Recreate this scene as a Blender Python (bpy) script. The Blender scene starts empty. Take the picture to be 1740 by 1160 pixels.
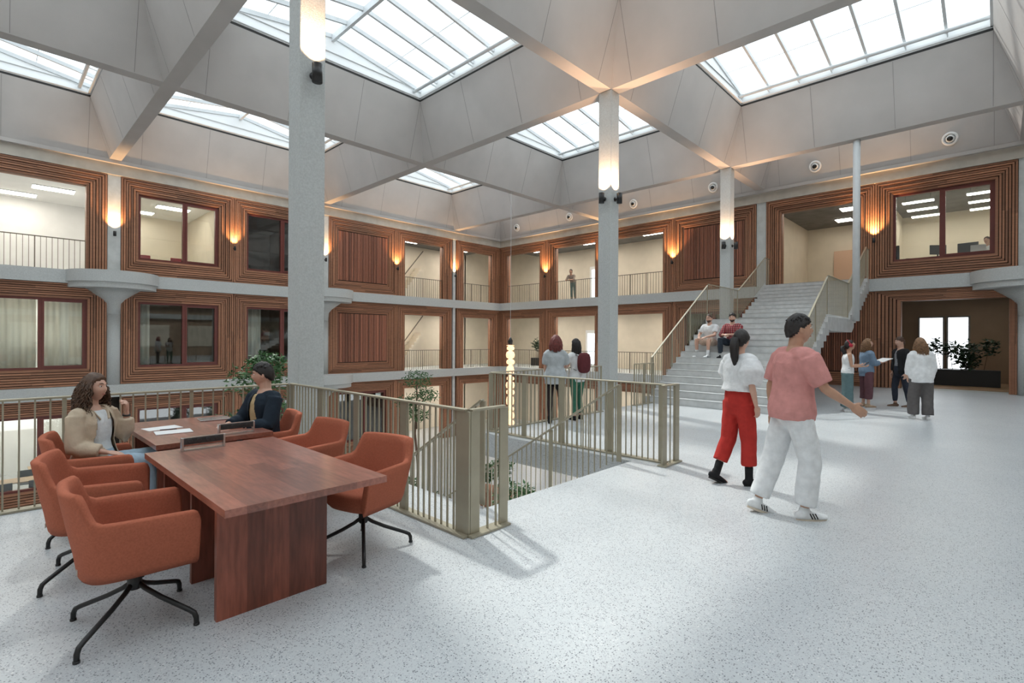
import bpy, bmesh, math, random
from mathutils import Vector, Matrix, noise
R = math.radians
random.seed(7)
SC = bpy.context.scene
COL = SC.collection

# ---------------------------------------------------------------- camera, world, sun, exposure
cd = bpy.data.cameras.new('camera'); cam = bpy.data.objects.new('camera', cd); COL.objects.link(cam)
CX, CY, YAW = 22.834, -22.674, 0.7645
cam.location = (CX, CY, 1.65)
cam.rotation_mode = 'XYZ'
cam.matrix_world = Matrix.Translation((CX, CY, 1.65)) @ Matrix.Rotation(YAW, 4, 'Z') @ Matrix.Rotation(R(90), 4, 'X') @ Matrix.Rotation(0.0052, 4, 'Z')
cd.sensor_width = 36; cd.lens = 36*861.9/1740; cd.shift_y = -2.2/1740; cd.clip_start = .05; cd.clip_end = 300
SC.camera = cam
W = bpy.data.worlds.new('world'); SC.world = W; W.use_nodes = True
bg = W.node_tree.nodes['Background']; bg.inputs[0].default_value = (.92, .965, 1.0, 1); bg.inputs[1].default_value = 2.2
sl = bpy.data.lights.new('sun', 'SUN'); sun = bpy.data.objects.new('sun', sl); COL.objects.link(sun)
sl.energy = 2.8; sl.angle = R(3.2); sl.color = (1, .95, .88)
sun.rotation_euler = Vector((.72, -.22, -.95)).to_track_quat('-Z', 'Y').to_euler()
SC.view_settings.view_transform = 'Standard'; SC.view_settings.look = 'None'
SC.view_settings.exposure = 0.5; SC.view_settings.gamma = 1.0; SC.view_settings.use_curve_mapping = False
cy_ = SC.cycles
cy_.max_bounces = 10; cy_.diffuse_bounces = 6; cy_.glossy_bounces = 4; cy_.transmission_bounces = 6; cy_.transparent_max_bounces = 16
cy_.sample_clamp_indirect = 6; cy_.caustics_reflective = False; cy_.caustics_refractive = False; cy_.use_denoising = True

# ---------------------------------------------------------------- materials
def mat(name, col, rough=.6, var=.0, vscale=4., bump=0., bscale=30., metal=0., tint=0., stretch=None, emit=None, es=1., spec=.5, rvar=0., coat=0.):
    m = bpy.data.materials.new(name); m.use_nodes = True
    nt = m.node_tree; N = nt.nodes; L = nt.links; b = N['Principled BSDF']
    b.inputs['Base Color'].default_value = (*col, 1); b.inputs['Roughness'].default_value = rough
    b.inputs['Metallic'].default_value = metal; b.inputs['Specular IOR Level'].default_value = spec
    b.inputs['Coat Weight'].default_value = coat
    if emit: b.inputs['Emission Color'].default_value = (*emit, 1); b.inputs['Emission Strength'].default_value = es
    tc = N.new('ShaderNodeTexCoord'); src = tc.outputs['Object']
    if stretch:
        mp = N.new('ShaderNodeMapping'); mp.inputs['Scale'].default_value = stretch; L.new(src, mp.inputs[0]); src = mp.outputs[0]
    cur = None
    if var or tint:
        val = None
        if var:
            n = N.new('ShaderNodeTexNoise'); n.inputs['Scale'].default_value = vscale; n.inputs['Detail'].default_value = 5; L.new(src, n.inputs[0])
            mr = N.new('ShaderNodeMapRange'); mr.inputs[1].default_value = .3; mr.inputs[2].default_value = .7
            mr.inputs[3].default_value = 1-var; mr.inputs[4].default_value = 1+var; L.new(n.outputs[0], mr.inputs[0]); val = mr.outputs[0]
        if tint:
            at = N.new('ShaderNodeAttribute'); at.attribute_name = 'tint'
            m2 = N.new('ShaderNodeMapRange'); m2.inputs[3].default_value = 1-tint; m2.inputs[4].default_value = 1+tint; L.new(at.outputs['Fac'], m2.inputs[0])
            if val:
                mm = N.new('ShaderNodeMath'); mm.operation = 'MULTIPLY'; L.new(val, mm.inputs[0]); L.new(m2.outputs[0], mm.inputs[1]); val = mm.outputs[0]
            else: val = m2.outputs[0]
        vm = N.new('ShaderNodeVectorMath'); vm.operation = 'SCALE'; vm.inputs[0].default_value = col; L.new(val, vm.inputs['Scale']); L.new(vm.outputs[0], b.inputs['Base Color'])
    if bump:
        n = N.new('ShaderNodeTexNoise'); n.inputs['Scale'].default_value = bscale; n.inputs['Detail'].default_value = 4; L.new(src, n.inputs[0])
        bp = N.new('ShaderNodeBump'); bp.inputs['Strength'].default_value = bump; bp.inputs['Distance'].default_value = .02; L.new(n.outputs[0], bp.inputs['Height']); L.new(bp.outputs[0], b.inputs['Normal'])
    if rvar:
        n = N.new('ShaderNodeTexNoise'); n.inputs['Scale'].default_value = 2.5; L.new(src, n.inputs[0])
        mr = N.new('ShaderNodeMapRange'); mr.inputs[3].default_value = max(0, rough-rvar); mr.inputs[4].default_value = rough+rvar; L.new(n.outputs[0], mr.inputs[0]); L.new(mr.outputs[0], b.inputs['Roughness'])
    return m

def emis(name, col, s):
    m = bpy.data.materials.new(name); m.use_nodes = True; nt = m.node_tree; b = nt.nodes['Principled BSDF']
    b.inputs['Base Color'].default_value = (*col, 1); b.inputs['Emission Color'].default_value = (*col, 1); b.inputs['Emission Strength'].default_value = s
    return m

def glass(name, tintc=(1, 1, 1), refl=.08):
    m = bpy.data.materials.new(name); m.use_nodes = True; nt = m.node_tree; N = nt.nodes; L = nt.links
    N.remove(N['Principled BSDF']); out = N['Material Output']
    t = N.new('ShaderNodeBsdfTransparent'); t.inputs[0].default_value = (*tintc, 1)
    g = N.new('ShaderNodeBsdfGlossy'); g.inputs['Roughness'].default_value = .02
    fr = N.new('ShaderNodeLayerWeight'); fr.inputs[0].default_value = .5
    pw = N.new('ShaderNodeMath'); pw.operation = 'POWER'; pw.inputs[1].default_value = 5; L.new(fr.outputs['Facing'], pw.inputs[0])
    ma = N.new('ShaderNodeMath'); ma.operation = 'MULTIPLY_ADD'; ma.inputs[1].default_value = .8; ma.inputs[2].default_value = refl; L.new(pw.outputs[0], ma.inputs[0]); ma.use_clamp = True
    mx = N.new('ShaderNodeMixShader'); L.new(ma.outputs[0], mx.inputs[0]); L.new(t.outputs[0], mx.inputs[1]); L.new(g.outputs[0], mx.inputs[2]); L.new(mx.outputs[0], out.inputs[0])
    return m

def terrazzo(name):
    m = bpy.data.materials.new(name); m.use_nodes = True; nt = m.node_tree; N = nt.nodes; L = nt.links; b = N['Principled BSDF']
    tc = N.new('ShaderNodeTexCoord')
    big = N.new('ShaderNodeTexNoise'); big.inputs['Scale'].default_value = .8; big.inputs['Detail'].default_value = 4; L.new(tc.outputs['Object'], big.inputs[0])
    cr = N.new('ShaderNodeValToRGB'); e = cr.color_ramp.elements
    e[0].position = .3; e[0].color = (.50, .525, .54, 1); e[1].position = .7; e[1].color = (.575, .595, .605, 1); L.new(big.outputs[0], cr.inputs[0])
    prev = cr.outputs[0]
    for sc_, thr, dist, c in ((88, .26, .36, (.13, .14, .16)), (56, .16, .26, (.22, .23, .25)), (130, .35, .42, (.36, .37, .40)), (75, .12, .36, (.66, .66, .66))):
        v = N.new('ShaderNodeTexVoronoi'); v.inputs['Scale'].default_value = sc_; v.inputs['Randomness'].default_value = 1; L.new(tc.outputs['Object'], v.inputs['Vector'])
        sp = N.new('ShaderNodeSeparateColor'); L.new(v.outputs['Color'], sp.inputs[0])
        a = N.new('ShaderNodeMath'); a.operation = 'LESS_THAN'; a.inputs[1].default_value = thr; L.new(sp.outputs[0], a.inputs[0])
        d = N.new('ShaderNodeMath'); d.operation = 'LESS_THAN'; d.inputs[1].default_value = dist; L.new(v.outputs['Distance'], d.inputs[0])
        k = N.new('ShaderNodeMath'); k.operation = 'MULTIPLY'; L.new(a.outputs[0], k.inputs[0]); L.new(d.outputs[0], k.inputs[1])
        mx = N.new('ShaderNodeMix'); mx.data_type = 'RGBA'; L.new(k.outputs[0], mx.inputs[0]); L.new(prev, mx.inputs[6]); mx.inputs[7].default_value = (*c, 1); prev = mx.outputs[2]
    L.new(prev, b.inputs['Base Color']); b.inputs['Roughness'].default_value = .33; b.inputs['Specular IOR Level'].default_value = .5
    return m

M = {}
M['terrazzo'] = terrazzo('terrazzo')
M['ceil'] = mat('acoustic_board', (.47, .44, .42), .85, .05, 1.2, .15, 90)
M['ceil_joint'] = mat('dark_joint', (.06, .06, .06), .8)
M['conc'] = mat('concrete', (.50, .52, .515), .75, .10, 40., .25, 60)
M['conc_smooth'] = mat('smooth_concrete', (.55, .57, .56), .65, .09, 5., .1, 30)
M['conc_warm'] = mat('pale_concrete_band', (.50, .46, .40), .7, .1, 3., .1, 30)
M['stair'] = mat('stair_concrete', (.54, .55, .55), .5, .1, 6., .06, 30)
M['nose'] = mat('stair_nosing', (.30, .31, .31), .5)
M['wood'] = mat('timber_slats', (.33, .155, .088), .5, .10, 5., .08, 40, tint=.30, stretch=(1, 1, 6))
M['slat'] = mat('timber_vertical_slats', (.29, .115, .07), .5, .12, 5., .1, 40, tint=.4, stretch=(6, 6, 1))
M['dark'] = mat('dark_gap', (.025, .018, .014), .9)
M['redframe'] = mat('red_painted_frame', (.15, .038, .03), .4, .1, 6.)
M['glass'] = glass('window_glass', (.93, .96, .95), .09)
M['sky_glass'] = glass('skylight_glass', (.93, .96, .97), .06)
M['curb'] = mat('white_curb', (.84, .85, .85), .5)
M['joint'] = mat('board_joint', (.22, .20, .19), .8)
M['steel'] = mat('painted_steel', (.62, .64, .65), .45, .05, 5.)
M['rail'] = mat('olive_metal_railing', (.37, .335, .25), .38, .08, 5., metal=.3)
M['rail2'] = mat('bronze_gallery_railing', (.16, .14, .11), .45, metal=.3)
M['cream'] = mat('cream_wall', (.70, .63, .52), .8, .04, 2.)
M['white'] = mat('white_wall', (.80, .80, .79), .8, .03, 2.)
M['darkceil'] = mat('exposed_ceiling_unlit_wall', (.16, .15, .14), .8, .2, 2.)
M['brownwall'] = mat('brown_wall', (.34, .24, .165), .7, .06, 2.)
M['oak'] = mat('oak_floor', (.42, .27, .15), .5, .15, 5., stretch=(1, 8, 1))
M['table'] = mat('mahogany_table', (.29, .105, .072), .2, .22, 6., .05, 40, tint=.28, stretch=(1.2, 7, 7), coat=.7)
_b = M['table'].node_tree.nodes['Principled BSDF']; _b.inputs['Coat Roughness'].default_value = .22; _b.inputs['Roughness'].default_value = .34
M['tpanel'] = mat('mahogany_panel', (.21, .062, .038), .38, .25, 6., .05, 40, tint=.45, stretch=(8, 8, 1))
M['fabric'] = mat('rust_fabric', (.39, .118, .068), .92, .1, 90., .22, 350, spec=.2)
M['black'] = mat('black_metal', (.012, .012, .013), .42)
M['blackplastic'] = mat('black_plastic', (.03, .032, .035), .35)
M['lens'] = mat('dark_nozzle', (.01, .01, .01), .5)
M['warm'] = emis('warm_lamp', (1., .62, .30), 14)
M['panel_light'] = emis('white_light_panel', (1, .93, .82), 13)
M['leaf'] = mat('leaf_green', (.045, .12, .035), .5, .4, 3.)
M['leaf2'] = mat('leaf_dark', (.02, .05, .022), .5, .4, 3.)
M['bark'] = mat('bark', (.14, .09, .06), .9, .2, 10.)
M['curtain'] = mat('sheer_curtain', (.80, .79, .74), .9, .04, 3.)
_m = M['curtain'].node_tree; _b = _m.nodes['Principled BSDF']; _t = _m.nodes.new('ShaderNodeBsdfTranslucent'); _t.inputs[0].default_value = (.9, .89, .84, 1)
_x = _m.nodes.new('ShaderNodeMixShader'); _x.inputs[0].default_value = .55; _m.links.new(_b.outputs[0], _x.inputs[1]); _m.links.new(_t.outputs[0], _x.inputs[2]); _m.links.new(_x.outputs[0], _m.nodes['Material Output'].inputs[0])
M['paper'] = mat('paper', (.8, .8, .79), .7)
M['chrome'] = mat('brushed_metal', (.55, .56, .57), .25, metal=.9)
M['yellow'] = mat('yellow_seat', (.55, .45, .12), .6)
M['reddot'] = mat('red_chair', (.5, .03, .04), .6)
M['niche'] = mat('peach_wall', (.62, .42, .30), .7)

# ---------------------------------------------------------------- mesh collector
class MB:
    def __init__(s): s.v = []; s.f = []; s.t = []; s.smooth = []
    def add(s, vs, fs, t=.5, sm=False):
        o = len(s.v); s.v += [tuple(v) for v in vs]; s.f += [tuple(i+o for i in f) for f in fs]; s.t += [t]*len(fs); s.smooth += [sm]*len(fs); return s
    def box(s, x0, x1, y0, y1, z0, z1, t=.5):
        if x0 > x1: x0, x1 = x1, x0
        if y0 > y1: y0, y1 = y1, y0
        if z0 > z1: z0, z1 = z1, z0
        return s.add([(x0, y0, z0), (x1, y0, z0), (x1, y1, z0), (x0, y1, z0), (x0, y0, z1), (x1, y0, z1), (x1, y1, z1), (x0, y1, z1)],
              [(0, 3, 2, 1), (4, 5, 6, 7), (0, 1, 5, 4), (1, 2, 6, 5), (2, 3, 7, 6), (3, 0, 4, 7)], t)
    def beam(s, a, b, w, h, up=(0, 0, 1), t=.5):
        a = Vector(a); b = Vector(b); d = (b-a).normalized(); u = Vector(up); r = d.cross(u)
        if r.length < 1e-4: r = d.cross(Vector((1, 0, 0)))
        r.normalize(); u = r.cross(d)
        vs = [p+r*(w/2*i)+u*(h/2*j) for p in (a, b) for i, j in ((-1, -1), (1, -1), (1, 1), (-1, 1))]
        return s.add(vs, [(0, 1, 2, 3), (7, 6, 5, 4), (0, 4, 5, 1), (1, 5, 6, 2), (2, 6, 7, 3), (3, 7, 4, 0)], t)
    def prism(s, pts, z0, z1, t=.5):
        n = len(pts)
        return s.add([(x, y, z0) for x, y in pts]+[(x, y, z1) for x, y in pts],
              [tuple(range(n))[::-1], tuple(range(n, 2*n))]+[(i, (i+1) % n, n+(i+1) % n, n+i) for i in range(n)], t)
    def lathe(s, prof, c=(0, 0, 0), n=20, a0=0, a1=2*math.pi, t=.5, sm=True):
        full = abs(a1-a0-2*math.pi) < 1e-6; m = n if full else n+1
        vs = []
        for r, z in prof:
            for i in range(m):
                a = a0+(a1-a0)*i/n; vs.append((c[0]+r*math.cos(a), c[1]+r*math.sin(a), c[2]+z))
        fs = []
        for j in range(len(prof)-1):
            for i in range(n):
                k = (i+1) % m; fs.append((j*m+i, j*m+k, (j+1)*m+k, (j+1)*m+i))
        fs.append(tuple(range(m))[::-1]); fs.append(tuple((len(prof)-1)*m+i for i in range(m)))
        return s.add(vs, fs, t, sm)
    def tube(s, pts, rad, right=(1, 0, 0), n=12, caps=True, t=.5, flat=False):
        P = [Vector(p) for p in pts]; m = len(P)
        rr = [(r, r) if not isinstance(r, tuple) else r for r in (rad if isinstance(rad, list) else [rad]*m)]
        right = Vector(right).normalized(); rings = []
        for i in range(m):
            if i == 0: T = P[1]-P[0]
            elif i == m-1: T = P[-1]-P[-2]
            else: T = (P[i+1]-P[i]).normalized()+(P[i]-P[i-1]).normalized()
            if T.length < 1e-9: T = P[min(i+1, m-1)]-P[i-1]
            T.normalize(); r0 = right-T*right.dot(T)
            if r0.length < .25:
                alt = Vector((0, 0, 1)) if abs(T.z) < .8 else Vector((0, 1, 0)); r0 = alt-T*alt.dot(T)
            r0.normalize(); f0 = T.cross(r0); right = r0
            rings.append((P[i], r0, f0, rr[i], T))
        R2 = []
        if caps and not flat:
            p, r0, f0, q, T = rings[0]; h = min(q)
            R2 += [(p-T*h*.9, r0, f0, (q[0]*.35, q[1]*.35), T), (p-T*h*.6, r0, f0, (q[0]*.78, q[1]*.78), T)]
        R2 += rings
        if caps and not flat:
            p, r0, f0, q, T = rings[-1]; h = min(q)
            R2 += [(p+T*h*.6, r0, f0, (q[0]*.78, q[1]*.78), T), (p+T*h*.9, r0, f0, (q[0]*.35, q[1]*.35), T)]
        vs = []; fs = []
        for p, r0, f0, q, T in R2:
            for k in range(n):
                a = 2*math.pi*k/n; vs.append(p+r0*math.cos(a)*q[0]+f0*math.sin(a)*q[1])
        for j in range(len(R2)-1):
            for k in range(n): fs.append((j*n+k, j*n+(k+1) % n, (j+1)*n+(k+1) % n, (j+1)*n+k))
        fs.append(tuple(range(n))[::-1]); fs.append(tuple((len(R2)-1)*n+k for k in range(n)))
        return s.add(vs, fs, t, True)
    def ell(s, c, r, nu=16, nv=10, rot=None, t=.5, fn=None):
        vs = []; fs = []; c = Vector(c)
        for j in range(1, nv):
            th = math.pi*j/nv
            for i in range(nu):
                ph = 2*math.pi*i/nu; d = Vector((math.sin(th)*math.cos(ph), math.sin(th)*math.sin(ph), math.cos(th)))
                p = Vector((d.x*r[0], d.y*r[1], d.z*r[2]))
                if fn: p = fn(p, d)
                vs.append(c+(rot @ p if rot else p))
        for d in (Vector((0, 0, 1)), Vector((0, 0, -1))):
            p = Vector((0, 0, d.z*r[2]))
            if fn: p = fn(p, d)
            vs.append(c+(rot @ p if rot else p))
        for j in range(nv-2):
            for i in range(nu): fs.append((j*nu+i, (j+1)*nu+i, (j+1)*nu+(i+1) % nu, j*nu+(i+1) % nu))
        top = (nv-1)*nu; bot = top+1
        for i in range(nu):
            fs.append((top, i, (i+1) % nu)); fs.append((bot, (nv-2)*nu+(i+1) % nu, (nv-2)*nu+i))
        return s.add(vs, fs, t, True)
    def mesh(s, name, off=(0, 0, 0)):
        me = bpy.data.meshes.new(name)
        me.from_pydata([(x-off[0], y-off[1], z-off[2]) for x, y, z in s.v], [], s.f)
        at = me.attributes.new('tint', 'FLOAT', 'FACE'); at.data.foreach_set('value', s.t)
        me.polygons.foreach_set('use_smooth', s.smooth); me.update(); return me
    def build(s, name, m, parent=None, world=False, origin=None):
        off = (0, 0, 0)
        if parent is not None and world: off = parent['_o']
        if origin: off = origin
        me = s.mesh(name, off); o = bpy.data.objects.new(name, me); COL.objects.link(o)
        me.materials.append(m)
        if parent is not None: o.parent = parent
        if origin: o.location = origin
        return o

def bevel(o, w=.01, seg=2, ang=40):
    md = o.modifiers.new('bevel', 'BEVEL'); md.width = w; md.segments = seg; md.limit_method = 'ANGLE'; md.angle_limit = R(ang); return o
def tag(o, label=None, cat=None, group=None, kind=None):
    if label: o['label'] = label
    if cat: o['category'] = cat
    if group: o['group'] = group
    if kind: o['kind'] = kind
    return o
def thing(name, loc, label, cat, group=None, rz=0):
    o = bpy.data.objects.new(name, None); COL.objects.link(o); o.location = loc; o.rotation_euler = (0, 0, rz); o.empty_display_size = .2
    o['_o'] = tuple(loc); return tag(o, label, cat, group)
def struct_root(name, loc=(0, 0, 0)):
    o = bpy.data.objects.new(name, None); COL.objects.link(o); o.location = loc; o['_o'] = tuple(loc); o['kind'] = 'structure'; return o
def clone(o, loc=None, rz=None, label=None, parent=None):
    c = o.copy(); COL.objects.link(c)
    if loc is not None: c.location = loc
    if rz is not None: c.rotation_euler = (0, 0, rz)
    if label: c['label'] = label
    if parent is not None: c.parent = parent
    for ch in list(o.children): clone(ch, parent=c)
    return c
NUM = {}
def num(k): NUM[k] = NUM.get(k, 0)+1; return '%s_%d' % (k, NUM[k])
V3 = Vector
# ================================================================ SHELL
GM, GO = 7.82, 3.82
ZS, ZT, ZB = 3.95, 7.45, 7.95
VX = 16.05                      # edge of the void
XE, YE = 34.0, -36.0
f_ = MB()
f_.box(19.2, XE, YE, 0, -.4, 0); f_.box(VX, 19.2, YE, -19.3, -.4, 0); f_.box(VX, 19.2, -16.5, 0, -.4, 0)
tag(f_.build('floor', M['terrazzo']), kind='structure')
tag(MB().box(-7.2, 19.9, YE, 7.2, -4.3, -3.95).build('floor_ground', M['terrazzo']), kind='structure')
# room floors behind the facades: level 0 and level 1 plus the concrete edge bands
fl = MB()
for z in (0, ZS):
    fl.box(-7, -.02, YE, 7, z-.42, z-.005); fl.box(-.02, XE, .02, 7, z-.42, z-.005)
tag(fl.build('floor_rooms', M['conc_smooth']), kind='structure')
for i, (z0, z1) in enumerate(((ZS-.45, ZS), (-.43, 0))):
    b = MB().box(-.02, .24, YE, 0, z0, z1).box(.24, 15.98 if i == 0 else VX, -.24, .02, z0, z1)
    if i == 0: b.box(15.98, XE, -.24, .02, z0, z1)
    tag(b.build(num('trim'), M['conc']), kind='structure')
b = MB().box(-.02, .16, YE, 0, ZT, ZB).box(.16, XE, -.16, .02, ZT, ZB)
tag(b.build(num('trim'), M['conc_warm']), kind='structure')
# upper warm ledge under the coffers
b = MB().box(.16, .30, YE, 0, ZB-.12, ZB).box(.30, XE, -.30, -.16, ZB-.12, ZB)
tag(b.build(num('trim'), M['ceil']), kind='structure')

# ---- coffered ceiling and skylights
xs = [0, GM, 2*GM, 3*GM, 4*GM+.0]
ys = [0, -GO, -GO-GM, -GO-2*GM, -GO-3*GM, -GO-4*GM]
HB, INS, ZK = .17, .75, 9.75
ce = MB(); jo = MB()
for X in xs[1:]:
    ce.box(X-HB, X+HB, ys[-1], 0, ZB, ZB+.02)
for Y in ys[1:]:
    ce.box(0, xs[-1], Y-HB, Y+HB, ZB-.003, ZB+.02)
cells = []
for a in range(4):
    for c in range(5):
        x0, x1, y1, y0 = xs[a], xs[a+1], ys[c], ys[c+1]
        bx0 = x0+(HB if a else .25); bx1 = x1-HB; by1 = y1-(HB if c else .25); by0 = y0+HB
        ix0 = x0+INS; ix1 = x1-INS; iy1 = y1-INS; iy0 = y0+INS
        lo = [(bx0, by0, ZB), (bx1, by0, ZB), (bx1, by1, ZB), (bx0, by1, ZB)]
        hi = [(ix0, iy0, ZK), (ix1, iy0, ZK), (ix1, iy1, ZK), (ix0, iy1, ZK)]
        # outer skin for real thickness, meeting the neighbour coffer above the beam
        hi2 = [(ix0-.12, iy0-.12, ZK), (ix1+.12, iy0-.12, ZK), (ix1+.12, iy1+.12, ZK), (ix0-.12, iy1+.12, ZK)]
        lo2 = [(x0, y0, ZB+.05), (x1, y0, ZB+.05), (x1, y1, ZB+.05), (x0, y1, ZB+.05)]
        fs = []
        for k in range(4):
            q = (k+1) % 4; fs += [(k, q, 4+q, 4+k), (4+k, 4+q, 12+q, 12+k), (12+k, 12+q, 8+q, 8+k), (8+k, 8+q, q, k)]
        ce.add(lo+hi+lo2+hi2, fs)
        # faint board joints on the sloping faces
        for (p0, p1, q0, q1) in ((lo[0], lo[1], hi[0], hi[1]), (lo[2], lo[3], hi[2], hi[3]), (lo[1], lo[2], hi[1], hi[2]), (lo[3], lo[0], hi[3], hi[0])):
            p0, p1, q0, q1 = map(Vector, (p0, p1, q0, q1)); L_ = (q1-q0).length; nb = max(1, round(L_/2.1))
            for k in range(0, nb+1):
                f = k/nb; t_ = q0.lerp(q1, f); d = (p1-p0).normalized(); base = p0+d*(t_-p0).dot(d)
                nrm = (p1-p0).cross(q0-p0).normalized(); cen = Vector(((x0+x1)/2, (y0+y1)/2, ZB)); 
                if nrm.dot(cen-p0) < 0: nrm = -nrm
                jo.beam(base.lerp(t_, .01)+nrm*.001, base.lerp(t_, .99)+nrm*.001, .009, .004, up=nrm)
        cells.append((a, c, ix0, ix1, iy0, iy1))
# solid roof outside the coffers so daylight only enters through skylights
ce.box(4*GM, XE+.3, YE, 0, ZB, ZB+.4)
ce.box(-7.5, 0, YE, 7.5, ZB+.1, ZB+.4); ce.box(0, XE, 0, 7.5, ZB+.1, ZB+.4)
ceil_o = tag(ce.build('ceiling', M['ceil']), kind='structure')
jo.build('panel_joint', M['joint'], ceil_o)
for a, c, x0, x1, y0, y1 in cells:
    ze, zr = 10.12, 10.62; ym = (y0+y1)/2
    if c == 0: zr = 10.3
    w = struct_root(num('window'), ((x0+x1)/2, ym, ZK))
    k = MB()   # black shadow gap + steel curb
    for (ax0, ax1, ay0, ay1) in ((x0-.1, x1+.1, y0-.14, y0-.02), (x0-.1, x1+.1, y1+.02, y1+.14), (x0-.14, x0-.02, y0-.1, y1+.1), (x1+.02, x1+.14, y0-.1, y1+.1)):
        k.box(ax0, ax1, ay0, ay1, ZK, ZK+.075)
    k.build('shadow_gap', M['ceil_joint'], w, True)
    k = MB()
    for (ax0, ax1, ay0, ay1) in ((x0-.1, x1+.1, y0-.1, y0), (x0-.1, x1+.1, y1, y1+.1), (x0-.1, x0, y0-.1, y1+.1), (x1, x1+.1, y0-.1, y1+.1)):
        k.box(ax0, ax1, ay0, ay1, ZK+.075, ze+.03)
    for (ax0, ax1, ay0, ay1) in ((x0, x1, y0, y0+.06), (x0, x1, y1-.06, y1), (x0, x0+.06, y0, y1), (x1-.06, x1, y0, y1)):
        k.box(ax0, ax1, ay0, ay1, ZK+.10, ZK+.16)
    # gable ends
    for X in (x0, x1): k.add([(X-.03, y0, ze), (X-.03, ym, zr), (X-.03, y1, ze), (X+.03, y0, ze), (X+.03, ym, zr), (X+.03, y1, ze)], [(0, 1, 2), (5, 4, 3), (0, 3, 4, 1), (1, 4, 5, 2)])
    k.build('curb', M['curb'], w, True)
    n = max(2, round((x1-x0)/.97)); rb = MB(); tb = MB()
    rb.beam((x0, ym, zr-.08), (x1, ym, zr-.08), .09, .2)
    for i in range(n+1):
        X = x0+.03+(x1-x0-.06)*i/n
        rb.beam((X, y0, ze-.02), (X, ym, zr-.02), .07, .12); rb.beam((X, y1, ze-.02), (X, ym, zr-.02), .07, .12)
    for Y in (y0+.28, y1-.28): tb.tube([(x0+.05, Y, ze-.13), (x1-.05, Y, ze-.13)], .055, n=10)
    for i in range(1, n):
        X = x0+(x1-x0)*i/n
        for Y in (y0, y1):
            Y2 = Y+(.28 if Y == y0 else -.28); tb.beam((X, Y, ZK+.2), (X, Y2, ze-.13), .03, .03)
    rb.build('rafters', M['steel'], w, True); tb.build('drive_tube', M['steel'], w, True)
    g = MB()
    for Y in (y0, y1):
        g.add([(x0, Y, ze+.05), (x1, Y, ze+.05), (x1, ym, zr+.05), (x0, ym, zr+.05), (x0, Y, ze+.062), (x1, Y, ze+.062), (x1, ym, zr+.062), (x0, ym, zr+.062)],
              [(0, 1, 2, 3), (7, 6, 5, 4), (0, 4, 5, 1), (1, 5, 6, 2), (2, 6, 7, 3), (3, 7, 4, 0)])
    g.build('pane', M['sky_glass'], w, True)
    g = MB()
    for Y in (y0, y1):
        for q in (.42,):
            yy = Y+(ym-Y)*q; zz = ze+(zr-ze)*q+.075; g.beam((x0, yy, zz), (x1, yy, zz), .018, .018)
    g.build('glazing_bar', M['steel'], w, True)

# ---- the two sides of the hall behind the camera: storeys of timber wall between concrete bands
for nm, ax in (('wall_right', 0), ('wall_front', 1)):
    def q_(mb, d0, d1, z0, z1, a=-36.5, b=34.5):
        if ax == 0: mb.box(XE-d1, XE-d0, YE, 7, z0, z1)
        else: mb.box(-7, XE, YE+d0, YE+d1, z0, z1)
    mb = MB(); q_(mb, -.3, 0, -4, ZB+.3); o = mb.build(nm, M['brownwall']); o['kind'] = 'structure'
    mb = MB(); q_(mb, 0, .2, ZS-.45, ZS); q_(mb, 0, .2, ZT, ZB); mb.build('band', M['conc_smooth'], o)
    mb = MB()
    for k in range(9):
        for z0, z1 in ((.9, 2.9), (ZS+.7, ZT-.6)):
            c = (YE+2.5+k*4.1) if ax == 0 else (2+k*3.9)
            if ax == 0: mb.box(XE-.06, XE, c, c+2.6, z0, z1)
            else: mb.box(c, c+2.6, YE, YE+.06, z0, z1)
    mb.build('window_band', M['cream'], o)
wall_void = MB().box(-7.3, -7.2, YE, 7.2, -4.3, ZB+.3).box(-7.3, XE, 7.2, 7.3, -4.3, ZB+.3); tag(wall_void.build('wall_outer', M['cream']), kind='structure')

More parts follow.
